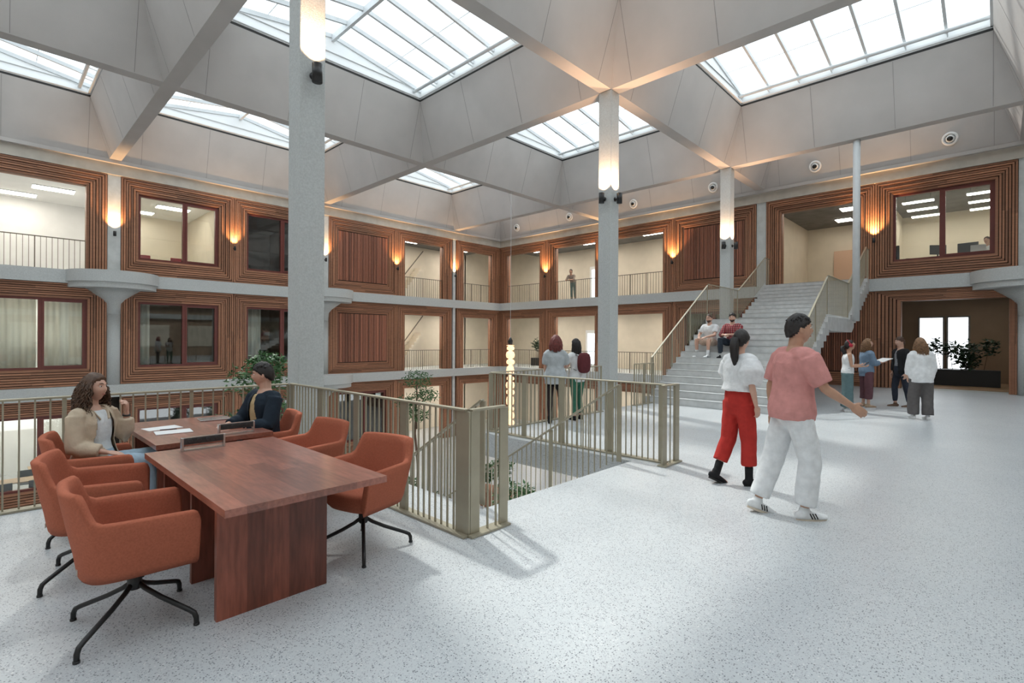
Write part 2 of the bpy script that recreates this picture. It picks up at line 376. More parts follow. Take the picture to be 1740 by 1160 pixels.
# ---- facade bays.  u along wall, v = z, w = out into the hall
def P(wall, u, v, w): return (w, u, v) if wall == 'A' else (u, -w, v)
def wbox(mb, wall, u0, u1, v0, v1, w0, w1, t=.5):
    a = P(wall, u0, v0, w0); b = P(wall, u1, v1, w1); mb.box(a[0], b[0], a[1], b[1], a[2], b[2], t)
def surround(wall, u0, u1, v0, v1, ou0, ou1, ov0, ov1, bottom=True, seed=0):
    """nested timber boards from the bay rectangle to the opening rectangle, stepping back"""
    rnd = random.Random(seed); n = 7; mb = MB(); dk = MB()
    org = P(wall, (u0+u1)/2, v0, 0)
    vb = ov0 if bottom else v0
    for (a, b, c, d) in ((u0, ou0, v0, v1), (ou1, u1, v0, v1), (ou0, ou1, ov1, v1))+(((ou0, ou1, v0, ov0),) if bottom else ()):
        wbox(dk, wall, a, b, c, d, -.06, .0)
    for i in range(n):
        f0, f1 = i/n, (i+1)/n; g = .28
        a0 = u0+(ou0-u0)*f0; a1 = u0+(ou0-u0)*(f1-g/n); b0 = u1+(ou1-u1)*f0; b1 = u1+(ou1-u1)*(f1-g/n)
        c0 = v0+(vb-v0)*f0 if bottom else v0; c1 = v0+(vb-v0)*(f1-g/n) if bottom else v0
        d0 = v1+(ov1-v1)*f0; d1 = v1+(ov1-v1)*(f1-g/n)
        w = .13-.012*i+(.018 if i % 2 else 0)
        def run(lo, hi, horiz, q0, q1):
            m = max(1, round((hi-lo)/1.7)); e = lo; sh = rnd.uniform(-.25, .25) if m > 1 else 0
            for k in range(m):
                e2 = hi if k == m-1 else lo+(hi-lo)*(k+1)/m+sh
                t = rnd.random()
                if horiz: wbox(mb, wall, e, e2-.004, q0, q1, 0, w, t)
                else: wbox(mb, wall, q0, q1, e, e2-.004, 0, w, t)
                e = e2
        run(a0, b0, True, d1, d0)
        if bottom: run(a0, b0, True, c0, c1)
        run(c1 if bottom else v0, d1, False, a0, a1); run(c1 if bottom else v0, d1, False, b1, b0)
    # reveal boards through the wall
    for (a, b, c, d) in ((ou0-.03, ou0, ov0, ov1), (ou1, ou1+.03, ov0, ov1), (ou0-.03, ou1+.03, ov1, ov1+.03)): wbox(mb, wall, a, b, c, d, -.28, .045, .4)
    if bottom: wbox(mb, wall, ou0-.03, ou1+.03, ov0-.03, ov0, -.28, .045, .4)
    o = mb.build(num('trim'), M['wood'], origin=org); o['kind'] = 'structure'
    d = dk.build('backing', M['dark'], o); 
    for v in d.data.vertices: v.co = v.co-Vector(org)
def window(wall, ou0, ou1, ov0, ov1, split=.55):
    r = struct_root(num('window'), P(wall, (ou0+ou1)/2, ov0, -.1))
    um = ou0+(ou1-ou0)*split; fr = MB(); t = .075
    for (a, b, c, d) in ((ou0, ou0+t, ov0, ov1), (ou1-t, ou1, ov0, ov1), (ou0+t, ou1-t, ov1-t, ov1), (ou0+t, ou1-t, ov0, ov0+t), (um-t*.7, um+t*.7, ov0+t, ov1-t)): wbox(fr, wall, a, b, c, d, -.16, -.02)
    fr.build('window_frame', M['redframe'], r, True)
    sa = MB(); s = .05                              # opening sash on one side
    a, b = um+t*.7, ou1-t
    for q in ((a, a+s, ov0+t, ov1-t), (b-s, b, ov0+t, ov1-t), (a+s, b-s, ov1-t-s, ov1-t), (a+s, b-s, ov0+t, ov0+t+s)): wbox(sa, wall, *q, -.13, -.0)
    sa.build('sash', M['redframe'], r, True)
    for (a, b) in ((ou0+t, um-t*.7), (um+t*.7+s, ou1-t-s)):
        g = MB(); wbox(g, wall, a, b, ov0+t, ov1-t, -.095, -.085); g.build('pane', M['glass'], r, True)
def slat_panel(wall, u0, u1, v0, v1, label):
    r = thing('slatted_panel', P(wall, (u0+u1)/2, v0, .02), label, 'wall panel'); rnd = random.Random(int(u0*10+v0)); mb = MB()
    n = int((u1-u0)/.075)
    for i in range(n):
        a = u0+(u1-u0)*i/n; wbox(mb, wall, a, a+(u1-u0)/n*.72, v0+.04, v1-.04, .02, .055+(.012 if i % 2 else 0), rnd.random())
    mb.build('slats', M['slat'], r, True)
    d = MB(); wbox(d, wall, u0, u1, v0, v1, .0, .02); d.build('backboard', M['dark'], r, True)

def balustrade(p0, p1, label, h=1.06, sp=.11, posts=(0, 1), mt=None, group=None, name='balustrade', base=True, bw=.014, rail=(.05, .022), pw=.09, zlow=.05):
    p0 = Vector(p0); p1 = Vector(p1); d = p1-p0; L_ = math.hypot(d.x, d.y); sl_ = d.z/L_; mt = mt or M['rail']
    r = thing(name, p0, label, 'railing', group, rz=math.atan2(d.y, d.x))
    o = MB().beam((0, 0, h), (L_, 0, h+d.z), rail[0], rail[1]).build('handrail', mt, r); bevel(o, .004, 1)
    if base: MB().beam((-.03, 0, .012), (L_+.03, 0, .012+d.z), .12, .018).build('base_plate', mt, r)
    n = max(2, int(L_/sp)); me = MB().box(-bw/2, bw/2, -.007, .007, zlow-.045, h-.01).mesh('baluster'); me.materials.append(mt); k = 0
    px = [q*L_ for q in posts]
    for i in range(1, n):
        X = L_*i/n
        if any(abs(X-q) < pw*.62 for q in px): continue
        k += 1
        if k > 98: break
        b = bpy.data.objects.new('baluster', me); COL.objects.link(b); b.parent = r; b.location = (X, 0, sl_*X)
    if posts:
        pm = MB().box(-pw/2, pw/2, -.009, .009, .0, h-.01).mesh('post'); pm.materials.append(mt)
        for q in px:
            b = bpy.data.objects.new('post', pm); COL.objects.link(b); b.parent = r; b.location = (q, 0, sl_*q)
    return r

HM = GM/2
bA = [0, -GO]+[-GO-HM*k for k in range(1, 7)]   # 0,-3.82,-7.73,-11.64,-15.55,-19.46,-23.37,-27.28
bB = [0]+[HM*k for k in range(1, 9)]            # 0,3.91,7.82,11.73,15.64,19.55,23.46
bw_ = lambda n: ('second bay from the far corner', )
kindsA = {1: ['open', 'open', 'panel', 'win', 'win', 'open', 'win'], 0: ['open', 'open', 'panel', 'win', 'win', 'win', 'win'], -1: ['open', 'open', 'win', 'win', 'win', 'win', 'win']}
kindsB = {1: ['open', 'open', 'open', 'panel', 'open_stair', 'win', 'win'], 0: ['open', 'open', 'open', 'win', 'dark', 'wide', 'win'], -1: ['open', 'open', 'open', 'win', None, None, None]}
nth = ['nearest the far corner', 'second from the far corner', 'third from the far corner', 'fourth from the far corner', 'fifth from the far corner', 'sixth from the far corner', 'seventh from the far corner']
lev = {1: 'upper', 0: 'middle', -1: 'lowest'}
WID = {}
for wall, bays, kinds in (('A', bA, kindsA), ('B', bB, kindsB)):
    for L_ in (1, 0, -1):
        v0 = {1: ZS, 0: 0, -1: -3.95}[L_]+.01; v1 = {1: ZT, 0: ZS-.45, -1: -.43}[L_]-.01
        for i in range(7):
            k = kinds[L_][i]
            if k is None: continue
            u0, u1 = sorted((bays[i], bays[i+1]))
            # clearances: pilaster 0.4 wide at whole grid lines, 15 mm joint between half bays
            def edge(idx):
                if idx == 0: return .13
                if wall == 'A': return .2 if idx % 2 == 1 else .012
                return .2 if (idx % 2 == 0 and idx >= 4) else .012
            if wall == 'A': lo, hi = u0+edge(i+1), u1-edge(i)
            else: lo, hi = u0+edge(i), u1-edge(i+1)
            sd = hash((wall, L_, i)) % 1000
            sd = (1 if wall == 'A' else 2)*100+L_*10+i
            il = ih = .56
            if wall == 'A' and i == 0: ih = .62
            if k == 'win':
                surround(wall, lo, hi, v0, v1, lo+.52, hi-.52, v0+.58, v1-.5, True, sd)
                window(wall, lo+.52, hi-.52, v0+.58, v1-.5, .55 if wall == 'A' else .5); WID[(wall, L_, i)] = (lo+.52, hi-.52)
            elif k == 'panel':
                surround(wall, lo, hi, v0, v1, lo+.5, hi-.5, v0+.5, v1-.55, True, sd)
                slat_panel(wall, lo+.5, hi-.5, v0+.5, v1-.55, 'closed panel of reddish slats, %s storey, %s facade' % (lev[L_], 'left' if wall == 'A' else 'back'))
            elif k == 'open':
                surround(wall, lo, hi, v0, v1, lo+il, hi-ih, v0, v1-.5, False, sd)
                if L_ >= 0:
                    a = P(wall, lo+il, v0, -.12); b = P(wall, hi-ih, v0, -.12)
                    balustrade(a, b, 'thin dark gallery railing, %s storey of the %s facade, %s' % (lev[L_], 'left' if wall == 'A' else 'back', nth[i]), mt=M['rail2'], group='railings in the gallery openings', base=False, rail=(.04, .03), posts=(.5, 1) if i % 2 else (.33, .66), pw=.03, sp=.14)
            elif k == 'open_stair':
                surround(wall, lo, hi, v0, v1, lo+.56, hi-.5, v0, v1-.5, False, sd)
            elif k == 'wide':
                surround(wall, lo-.01, hi, v0, v1, 20.32, 23.08, v0, v1-.38, False, sd)
            elif k == 'dark':
                surround(wall, lo, hi, v0, v1, lo+.5, hi-.5, v0+.5, v1-.5, True, sd)
                slat_panel(wall, lo+.5, hi-.5, v0+.5, v1-.5, 'closed panel of dark slats at floor level behind the big stair')
# pilasters
def wall_piece(name, mb, m): return tag(mb.build(name, m), kind='structure')
pl = MB()
for k, y in enumerate((-3.82, -11.64, -19.46, -27.28)):
    wd = .09 if k == 0 else .185
    pl.box(-.05, .1, y-wd, y+wd, ZS, ZT)
    if k == 0: pl.box(-.05, .1, y-wd, y+wd, 0, ZS-.45); pl.box(-.05, .1, y-wd, y+wd, -3.95, -.43)
for x in (15.64, 23.46): pl.box(x-.185, x+.185, -.1, .05, ZS, ZT)
wall_piece(num('trim'), pl, M['conc_smooth'])
# black joints behind everything
jb = MB()
for L_ in (1, 0, -1):
    v0 = {1: ZS, 0: 0, -1: -3.95}[L_]; v1 = {1: ZT, 0: ZS-.45, -1: -.43}[L_]
    for i, y in enumerate(bA):
        if i == 0: jb.box(-.3, .05, -.14, -.0, v0, v1); continue
        jb.box(-.3, -.06, y-.25, y+.25, v0, v1)
        jb.box(-.06, -.0, y-.03, y+.03, v0, v1)
    for i, x in enumerate(bB):
        if i == 0 or (L_ == 0 and i == 5) : 
            jb.box(x-.0 if i == 0 else x-.2, .13 if i == 0 else x+.2, -.05, .3, v0, v1); continue
        jb.box(x-.25, x+.25, .06, .3, v0, v1); jb.box(x-.03, x+.03, 0, .06, v0, v1)
wall_piece('wall_joints', jb, M['dark'])

# ---- rooms behind the facades
def room(wall, i0, i1, L_, depth, wm, cm, light=None, side=True):
    """shell of a room behind bays i0..i1-1"""
    bays = bA if wall == 'A' else bB
    u0, u1 = sorted((bays[i0], bays[i1])); z0 = {1: ZS, 0: 0, -1: -3.95}[L_]; z1 = z0+3.5
    mb = MB(); wbox(mb, wall, u0, u1, z0, z1, -depth-.1, -depth)
    if side:
        wbox(mb, wall, u0, u0+.06, z0, z1, -depth, -.3); wbox(mb, wall, u1-.06, u1, z0, z1, -depth, -.3)
    wall_piece('wall_'+('left' if wall == 'A' else 'back'), mb, wm)
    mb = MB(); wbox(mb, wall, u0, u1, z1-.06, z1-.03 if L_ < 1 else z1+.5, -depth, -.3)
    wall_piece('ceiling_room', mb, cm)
def room_light(wall, u, L_, d, su, sd_, label, m=None, g='ceiling light panels in the rooms', name='ceiling_light', drop=.12):
    z = {1: ZS, 0: 0, -1: -3.95}[L_]+3.5-drop
    c = P(wall, u, z, -d); r = thing(name, c, label, 'ceiling light', g)
    mb = MB(); wbox(mb, wall, u-su/2, u+su/2, z, z+.02, -d-sd_/2, -d+sd_/2); mb.build('diffuser', m or M['panel_light'], r, True)
    mb = MB(); wbox(mb, wall, u-su/2-.02, u+su/2+.02, z+.02, z+.06, -d-sd_/2-.02, -d+sd_/2+.02); mb.build('housing', M['steel'], r, True)
    mb = MB()
    for s in (-.4, .4): wbox(mb, wall, u+su*s-.004, u+su*s+.004, z+.06, z+drop-.03, -d-.004, -d+.004)
    mb.build('wire', M['black'], r, True)
for L_ in (1, 0, -1):
    room('A', 0, 2, L_, 3.3, M['cream'], M['darkceil'], side=False); room('B', 0, 3, L_, 3.6, M['cream'], M['darkceil'], side=False)
    for i in (2, 3, 4, 5, 6):
        room('A', i, i+1, L_, 6.3, M['white'] if i >= 5 else M['cream'] if (i, L_) == (4, 1) else M['darkceil'], M['white'] if i in (4, 5) else M['darkceil'])  # unlit rooms: their gloom is put into a dark wall colour
room('B', 3, 4, 1, 3.6, M['cream'], M['darkceil']); room('B', 3, 4, 0, 3.6, M['cream'], M['darkceil'])
room('B', 4, 5, 1, 6.8, M['cream'], M['darkceil']); room('B', 5, 6, 1, 6.8, M['cream'], M['darkceil']); room('B', 6, 7, 1, 6.8, M['white'], M['darkceil'])
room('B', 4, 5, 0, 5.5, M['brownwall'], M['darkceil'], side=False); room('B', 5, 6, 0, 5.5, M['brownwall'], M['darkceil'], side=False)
wall_piece('wall_end', MB().box(-3.4, -3.3, -.1, 3.7, -3.95, 7.9).box(-3.4, 0, 3.6, 3.7, -3.95, 7.9), M['cream'])
for L_ in (1, 0, -1):
    for wall, u, n in (('A', -1.9, 'at the far corner'), ('A', -5.8, 'one bay left of the far corner'), ('B', 2.0, 'at the far corner'), ('B', 5.9, 'one bay right of the far corner'), ('B', 9.8, 'two bays right of the far corner')):
        room_light(wall, u, L_, 1.5, 1.5, .9, 'ceiling lamp, %s gallery, %s facade, %s' % (lev[L_], 'left' if wall == 'A' else 'back', n), drop=.16)
for i, L_, n in ((4, 1, 'lit meeting room behind the two-pane window'), (5, 1, 'white room at the far left'), (5, 0, 'curtained room at the far left'), (5, -1, 'lowest room at the left'), (6, 1, 'white room beyond the left edge'), (6, 0, 'room beyond the left edge')):
    u = (bA[i]+bA[i+1])/2
    for q, (d, nn) in enumerate(((1.6, 'front'), (3.4, 'middle'), (5.2, 'rear'))):
        room_light('A', u+(.6 if q % 2 else -.4), L_, d, 1.2, .5, '%s light panel in the %s' % (nn, n))
for q in range(4):
    for s, nn in ((-.95, 'left'), (.95, 'right')):
        room_light('B', 21.5+s, 1, 1.0+q*1.5, .95, .28, '%s light panel in row %s of the office behind the right window' % (nn, ['one', 'two', 'three', 'four'][q]), drop=.35)
for x, d in ((17.0, 1.2), (18.2, 3.0), (17.6, 5.2)): room_light('B', x, 1, d, .6, .6, 'small %s downlight in the corridor above the stair' % {1.2: 'front', 3.0: 'middle', 5.2: 'rear'}[d])
for x, d in ((21.0, 1.4), (22.4, 3.4)): room_light('B', x, 0, d, .5, .3, 'small %s light in the ground corridor opening' % {1.4: 'front', 3.4: 'rear'}[d])

for wall, a, b, d, n in (('A', -7.6, -.2, .9, 'left'), ('B', .2, 11.6, .9, 'back'), ('B', 15.8, 19.4, 2.2, 'stair corridor')):
    for k, (dd, rr) in enumerate(((d, .11), (d+1.3, .07))):
        z = ZS+3.62; p0 = V3(P(wall, a, z, -dd)); p1 = V3(P(wall, b, z, -dd)); r = thing('ceiling_duct', p0, '%s round metal duct under the upper gallery ceiling, %s side' % (('thick', 'thin')[k], n), 'duct')
        MB().tube([p0, p1], rr, n=14, flat=True).build('pipe', M['chrome'], r, True)
        h = MB(); q = p0.lerp(p1, .5); h.beam(q, q+V3((0, 0, .28)), .02, .02); h.build('hanger', M['black'], r, True)

# ---- mushroom capitals: half round concrete discs on round columns
def capital(wall, u, z, label, shaft=True):
    c = P(wall, u, z-.45, 0); r = thing('mushroom_column', (c[0], c[1], z-3.95), label, 'column')
    a0, a1 = (-math.pi/2, math.pi/2) if wall == 'A' else (math.pi, 2*math.pi)
    cc = (c[0], c[1], z-.45)
    MB().lathe([(1.26, -.13), (1.26, .05), (1.33, .06), (1.33, .45), (.3, .47)], cc, 40, a0, a1, sm=False).build('disc', M['conc'], r, True)
    MB().lathe([(.2, -1.0), (.22, -.62), (.34, -.46), (.78, -.13)], (cc[0]+(.05 if wall == 'A' else 0), cc[1]-(0 if wall == 'A' else .05), cc[2]), 28, sm=True).build('flared_capital', M['conc'], r, True)
    MB().lathe([(.2, -3.5), (.2, -1.0)], (cc[0]+(.05 if wall == 'A' else 0), cc[1]-(0 if wall == 'A' else .05), cc[2]), 28).build('shaft', M['conc'], r, True)
capital('A', -19.46, ZS, 'round concrete column with half disc capital, at the far left of the left facade')
capital('A', -11.64, ZS, 'round concrete column with half disc capital right of the tall square column')
capital('A', -11.64, 0, 'lower round column with half disc capital, just behind the railing corner')
capital('B', 23.46, ZS, 'round concrete column with half disc capital at the right edge of the back facade')

# ---- free standing columns
def column(x, y, z0, z1, label, w=.37):
    r = thing('concrete_column', (x, y, z0), label, 'column')
    o = MB().box(x-w/2, x+w/2, y-w/2, y+w/2, z0, z1).build('shaft', M['conc'], r, True); bevel(o, .012, 2); return r
column(15.64, -19.46, -3.95, ZB-.01, 'tall square concrete column rising behind the seated man')
column(15.64, -11.64, -3.95, ZB-.01, 'tall square concrete column in the middle, beside the two standing women')
column(15.64, -3.82, -3.95, ZB-.01, 'square concrete column rising beside the stair landing')
MB_ = MB().lathe([(.1, 0), (.1, 5.63)], (19.62, -3.82, 2.3), 20)
r = thing('steel_column', (19.62, -3.82, 2.3), 'slim round pale column rising from the stair landing', 'column'); MB_.build('shaft', M['steel'], r, True)

# ---- up/down spot fittings
def spotfit(pos, out, label, on=True, col=(1, .58, .26), e=260, big=False, group='black wall spotlights'):
    out = Vector(out); pos = Vector(pos); s = 1.5 if big else 1.
    r = thing('wall_spotlight', pos, label, 'wall light', group); q = out*(.09*s if big else .12)
    MB().tube([pos, pos+out*.02], .035*s, n=12, caps=False).build('mount', M['black'], r, True)
    MB().beam(pos, pos+q, .02, .02).build('bracket', M['black'], r, True)
    c = pos+q; h = .085*s
    MB().tube([c-Vector((0, 0, h)), c+Vector((0, 0, h))], .046*s, n=16, flat=True).build('can', M['black'], r, True)
    if on:
        l = bpy.data.lights.new('spot', 'SPOT'); l.energy = e; l.color = col; l.spot_size = R(110 if big else 96); l.spot_blend = .9; l.shadow_soft_size = .03
        lo = bpy.data.objects.new('bulb', l); COL.objects.link(lo); lo.parent = r; lo.location = (q.x, q.y, h+.02); lo.rotation_euler = (R(180), 0, 0)
    return r
for y, n in ((-19.46, 'on the pale pilaster at the far left'), (-15.55, 'between the two left upper windows'), (-11.64, 'on the pilaster right of the tall column'), (-7.73, 'between the slatted panel and the open gallery'), (-3.82, 'on the thin pilaster before the far corner')):
    spotfit((.12 if abs(y+15.55) > .1 and abs(y+7.73) > .1 else .14, y, 5.35), (1, 0, 0), 'black uplight '+n)
for x, n in ((3.91, 'one bay right of the far corner'), (7.82, 'just left of the middle column'), (11.73, 'left of the slatted panel of the back facade'), (19.55, 'between the stair opening and the right office window')):
    spotfit((x, -.15, 5.35), (0, -1, 0), 'black uplight on the back facade '+n, e=340)
for x, y, z, n in ((15.64, -19.46, 5.36, 'the tall column behind the seated man'), (15.64, -11.64, 5.22, 'the middle column'), (15.64, -3.82, 5.12, 'the column beside the stair')):
    spotfit((x+.185, y, z), (1, 0, 0), 'black spotlight on the right face of '+n, e=210, col=(1, .60, .34), big=True)
    if y > -19: spotfit((x, y-.185, z), (0, -1, 0), 'black spotlight on the left face of '+n, e=210, col=(1, .60, .34), big=True)

# ---- round air nozzles on the slope above the back facade
sdir = Vector((0, -(INS-.25), ZK-ZB)).normalized(); nrm = Vector((0, -sdir.z, sdir.y)); nrm = nrm if nrm.y < 0 else -nrm
rot = nrm.to_track_quat('Z', 'X').to_matrix()
for k in range(6):
    x = 1.82+3.965*k
    zz = 8.44; yy = -.25-(zz-ZB)*(INS-.25)/(ZK-ZB)
    o = Vector((x, yy, zz)); r = thing('air_nozzle', o, 'round white air nozzle, %s from the left above the back facade' % ['first', 'second', 'third', 'fourth', 'fifth', 'sixth'][k], 'air vent', 'round air nozzles above the back facade')
    for nm, prof, m in (('ring', [(.21, -.02), (.22, .015), (.20, .04), (.15, .045), (.15, -.02)], M['white']), ('recess', [(.15, .0), (.15, .012)], M['steel']), ('ball', [(.11, .0), (.12, .03), (.09, .07), (.085, .08)], M['white']), ('throat', [(.075, .06), (.08, .10)], M['lens'])):
        mb = MB().lathe(prof, (0, 0, 0), 24); mb.v = [tuple(rot @ Vector(v)) for v in mb.v]; mb.build(nm, m, r)
# ================================================================ STAIRS
SX0, SX1 = 15.98, 19.42
def main_stair():
    r = thing('staircase', (17.7, -10.4, 0), 'wide pale concrete staircase climbing to the upper gallery, two men sitting on it', 'stairs')
    n1 = 14; y0, y1 = -10.35, -6.45; zl = 2.36; rise = zl/n1; run = (y1-y0)/(n1-1)
    prof = [(y0, 0)]
    for i in range(n1):
        prof.append((y0+run*i, rise*(i+1))); 
        if i < n1-1: prof.append((y0+run*(i+1), rise*(i+1)))
    y2 = -3.55; n2 = 10; rise2 = (ZS-zl)/n2; run2 = (-.62-y2)/(n2-1)
    prof.append((y2, zl))
    for i in range(n2):
        prof.append((y2+run2*i, zl+rise2*(i+1)))
        if i < n2-1: prof.append((y2+run2*(i+1), zl+rise2*(i+1)))
    prof.append((-.24, ZS))
    # stepped underside, offset below the treads
    low = [(y0+.0, 0)]
    under = []
    th = .36
    for i in range(2, n1): under += [(y0+run*i+.12, max(0, rise*i-th)), (y0+run*i+.12, max(0, rise*(i+1)-th))]
    under += [(y1+.3, zl-.40), (y2+.25, zl-.40)]
    for i in range(1, n2): under += [(y2+run2*i+.25, zl+rise2*i-.40), (y2+run2*i+.25, zl+rise2*(i+1)-.40)]
    under += [(-.24, ZS-.40)]
    poly = prof+under[::-1]+[(y0+.5, 0)]
    # clean duplicates
    pts = []
    for p in poly:
        if not pts or (abs(p[0]-pts[-1][0])+abs(p[1]-pts[-1][1])) > 1e-5: pts.append(p)
    n = len(pts); vs = [(SX0, y, z) for y, z in pts]+[(SX1, y, z) for y, z in pts]
    me = MB(); me.add(vs, [tuple(range(n))[::-1], tuple(range(n, 2*n))]+[(i, (i+1) % n, n+(i+1) % n, n+i) for i in range(n)])
    o = me.build('flight', M['stair'], r, True)
    bm = bmesh.new(); bm.from_mesh(o.data); bmesh.ops.recalc_face_normals(bm, faces=bm.faces); bmesh.ops.triangulate(bm, faces=[f for f in bm.faces if len(f.verts) > 4]); bm.to_mesh(o.data); bm.free()
    for i in range(n1): MB().box(SX0+.02, SX1-.02, y0+run*i-.012, y0+run*i+.03, rise*(i+1)-.004, rise*(i+1)+.003).build('nosing', M['nose'], r, True)
    for i in range(n2): MB().box(SX0+.02, SX1-.02, y2+run2*i-.012, y2+run2*i+.03, zl+rise2*(i+1)-.004, zl+rise2*(i+1)+.003).build('nosing', M['nose'], r, True)
    return (y0, run, rise, n1)
ST = main_stair()
g1 = 'railings of the big staircase'
# lower flight rails follow the nosing line
sl1 = 2.36/3.9
for X, nm in ((SX0+.03, 'left'), (SX1-.03, 'right')):
    balustrade((X, -10.05, .16), (X, -6.4, 2.42), 'olive metal balustrade of the lower stair flight, %s side' % nm, posts=(0, .33, .66, 1), group=g1, base=False, h=1.04, zlow=.1, pw=.07)
    balustrade((X, -6.35, 2.42), (X, -3.75, 2.42), 'olive metal balustrade on the stair landing, %s side' % nm, posts=(1,), group=g1, base=False, h=1.08, pw=.07)
    balustrade((X, -3.7, 2.44), (X, -.75, ZS+.05), 'olive metal balustrade of the upper stair flight, %s side' % nm, posts=(), group=g1, base=False, h=1.06, zlow=.1)
balustrade((SX0+.03, -.75, ZS), (SX0+.03, -.2, ZS), 'short olive balustrade at the top of the stair, left side', posts=(), group=g1, base=False, h=1.08)
balustrade((SX1-.03, -.75, ZS), (SX1-.03, -.2, ZS), 'short olive balustrade at the top of the stair, right side', posts=(), group=g1, base=False, h=1.08)

def down_stair():
    r = thing('staircase', (16.0, -18.05, -3.95), 'pale stair going down through the railed floor opening', 'stairs')
    n = 24; run, rise = .262, 3.95/24; mb = MB(); x0 = 19.2
    pts = [(x0, 0)]
    for i in range(n): pts += [(x0-run*i, -rise*(i+1)), (x0-run*(i+1), -rise*(i+1))]
    xe = x0-run*n
    pts += [(xe+.3, -3.95), (x0-.0, -.45)]
    m = len(pts); vs = [(x, -19.15, z) for x, z in pts]+[(x, -16.75, z) for x, z in pts]
    mb.add(vs, [tuple(range(m)), tuple(range(m, 2*m))[::-1]]+[(i, m+i, m+(i+1) % m, (i+1) % m) for i in range(m)])
    o = mb.build('flight', M['stair'], r, True)
    bm = bmesh.new(); bm.from_mesh(o.data); bmesh.ops.recalc_face_normals(bm, faces=bm.faces); bmesh.ops.triangulate(bm, faces=[f for f in bm.faces if len(f.verts) > 4]); bm.to_mesh(o.data); bm.free()
    for Y, nm in ((-19.2, 'near'), (-16.68, 'far')):
        s = MB(); v = [(x0, -.02), (x0, -.5), (xe, -3.95), (xe-.0, -3.75)]
        s.add([(x, Y-.05, z) for x, z in v]+[(x, Y+.05, z) for x, z in v], [(0, 1, 2, 3), (7, 6, 5, 4), (0, 4, 5, 1), (1, 5, 6, 2), (2, 6, 7, 3), (3, 7, 4, 0)])
        s.build('stringer', M['conc_smooth'], r, True)
down_stair()
g2 = 'railings around the floor opening'
for Y, nm in ((-19.2, 'near side, beside the table'), (-16.66, 'far side')):
    balustrade((19.1, Y, .0), (13.1, Y, -3.78), 'sloping olive railing of the stair going down, '+nm, posts=(0, .2, .4, .6, .8, 1), group=g2, base=False, h=1.05, pw=.07, zlow=.09, sp=.10)
# railing at the void and around the opening
balustrade((19.62, -19.86, 0), (VX+.06, -19.86, 0), 'olive metal railing behind the table, running to the tall column', posts=(.005, .025, .265, .52, .76, .99), group=g2, pw=.1, sp=.085)
balustrade((19.64, -19.84, 0), (19.64, -19.44, 0), 'short olive railing return nearest the camera at the stair opening', posts=(.12, .98), group=g2, pw=.1, sp=.09)
balustrade((VX+.06, -19.9, 0), (VX+.06, -26.4, 0), 'olive metal railing along the void behind the seated woman', posts=(.0, .17, .34, .52, .7, .88), group=g2, pw=.035)
balustrade((VX+.15, -16.3, 0), (19.6, -16.3, 0), 'long olive railing on the far side of the stair opening', posts=(.0, .24, .48, .745, .985), group=g2, pw=.1, sp=.085)
balustrade((19.66, -16.5, 0), (19.66, -16.08, 0), 'short olive railing end with twin wide posts past the far side of the stair opening', posts=(.1, .95), group=g2, pw=.12, sp=.09)
balustrade((VX+.1, -16.25, 0), (VX+.1, -12.7, 0), 'olive railing the two standing women lean towards', posts=(.0, .25, .5, .75, 1.), group=g2, pw=.05)
balustrade((VX+.1, -11.2, 0), (VX+.1, -10.2, 0), 'short olive railing between the middle column and the stair', posts=(.0, .5, 1.), group=g2, pw=.05)

# ================================================================ TABLES
TZ = .745
def table(x0, x1, y0, y1, panels, label):
    r = thing('meeting_table', ((x0+x1)/2, (y0+y1)/2, 0), label, 'table'); mb = MB(); rnd = random.Random(int(x0*100))
    n = 9; yy = [y0+(y1-y0)*i/n for i in range(n+1)]
    for i in range(n):
        cut = rnd.uniform(.3, .7)*(x1-x0)+x0
        mb.box(x0, cut, yy[i], yy[i+1], TZ-.042, TZ, rnd.random()); mb.box(cut, x1, yy[i], yy[i+1], TZ-.042, TZ, rnd.random())
    mb.build('tabletop', M['table'], r, True)
    for px, (a, b) in panels:
        mb = MB(); m = 8; pr = [a]
        for i in range(1, m): pr.append(a+(b-a)*(i+rnd.uniform(-.25, .25))/m)
        pr.append(b)
        for i in range(m): mb.box(px-.042, px, pr[i], pr[i+1], 0, TZ-.042, rnd.random())
        mb.build('leg_panel', M['tpanel'], r, True)
    mb = MB().box(x0+.3, x1-.35, (y0+y1)/2-.03, (y0+y1)/2+.03, TZ-.12, TZ-.042); mb.build('under_rail', M['black'], r, True)
table(17.98, 19.90, -21.79, -20.81, ((19.56, (-21.73, -21.06)), (18.93, (-21.70, -21.05)), (18.2, (-21.7, -21.05))), 'near reddish hardwood table with board legs, empty but for a power box')
table(16.16, 17.70, -21.66, -20.70, ((17.45, (-21.6, -20.95)), (16.5, (-21.6, -20.95))), 'far reddish hardwood table with papers where the two people sit')
def power_box(x, y, rz, label):
    r = thing('power_outlet_box', (x, y, TZ), label, 'socket box', 'flip-up socket boxes on the tables', rz=rz)
    MB().box(-.15, .15, -.012, .03, .0, .012).build('base', M['chrome'], r)
    b = MB().box(-.145, .145, -.02, .02, .055, .105).build('housing', M['blackplastic'], r); bevel(b, .005)
    for s in (-1, 1): bevel(MB().box(s*.15-.008, s*.15+.008, -.022, .025, .0, .11).build('end_cap', M['chrome'], r), .004)
    for k in range(4): MB().lathe([(.019, 0), (.019, .002), (.012, .001)], (0, 0, 0), 14).build('socket', M['blackplastic'], r).matrix_local = Matrix.Translation((-.1+.065*k, -.02, .08)) @ Matrix.Rotation(R(90), 4, 'X')
    MB().box(-.14, .14, -.006, .006, .03, .036).build('bar', M['chrome'], r); MB().box(-.142, .142, -.018, .018, .1055, .109).build('top_strip', M['chrome'], r)
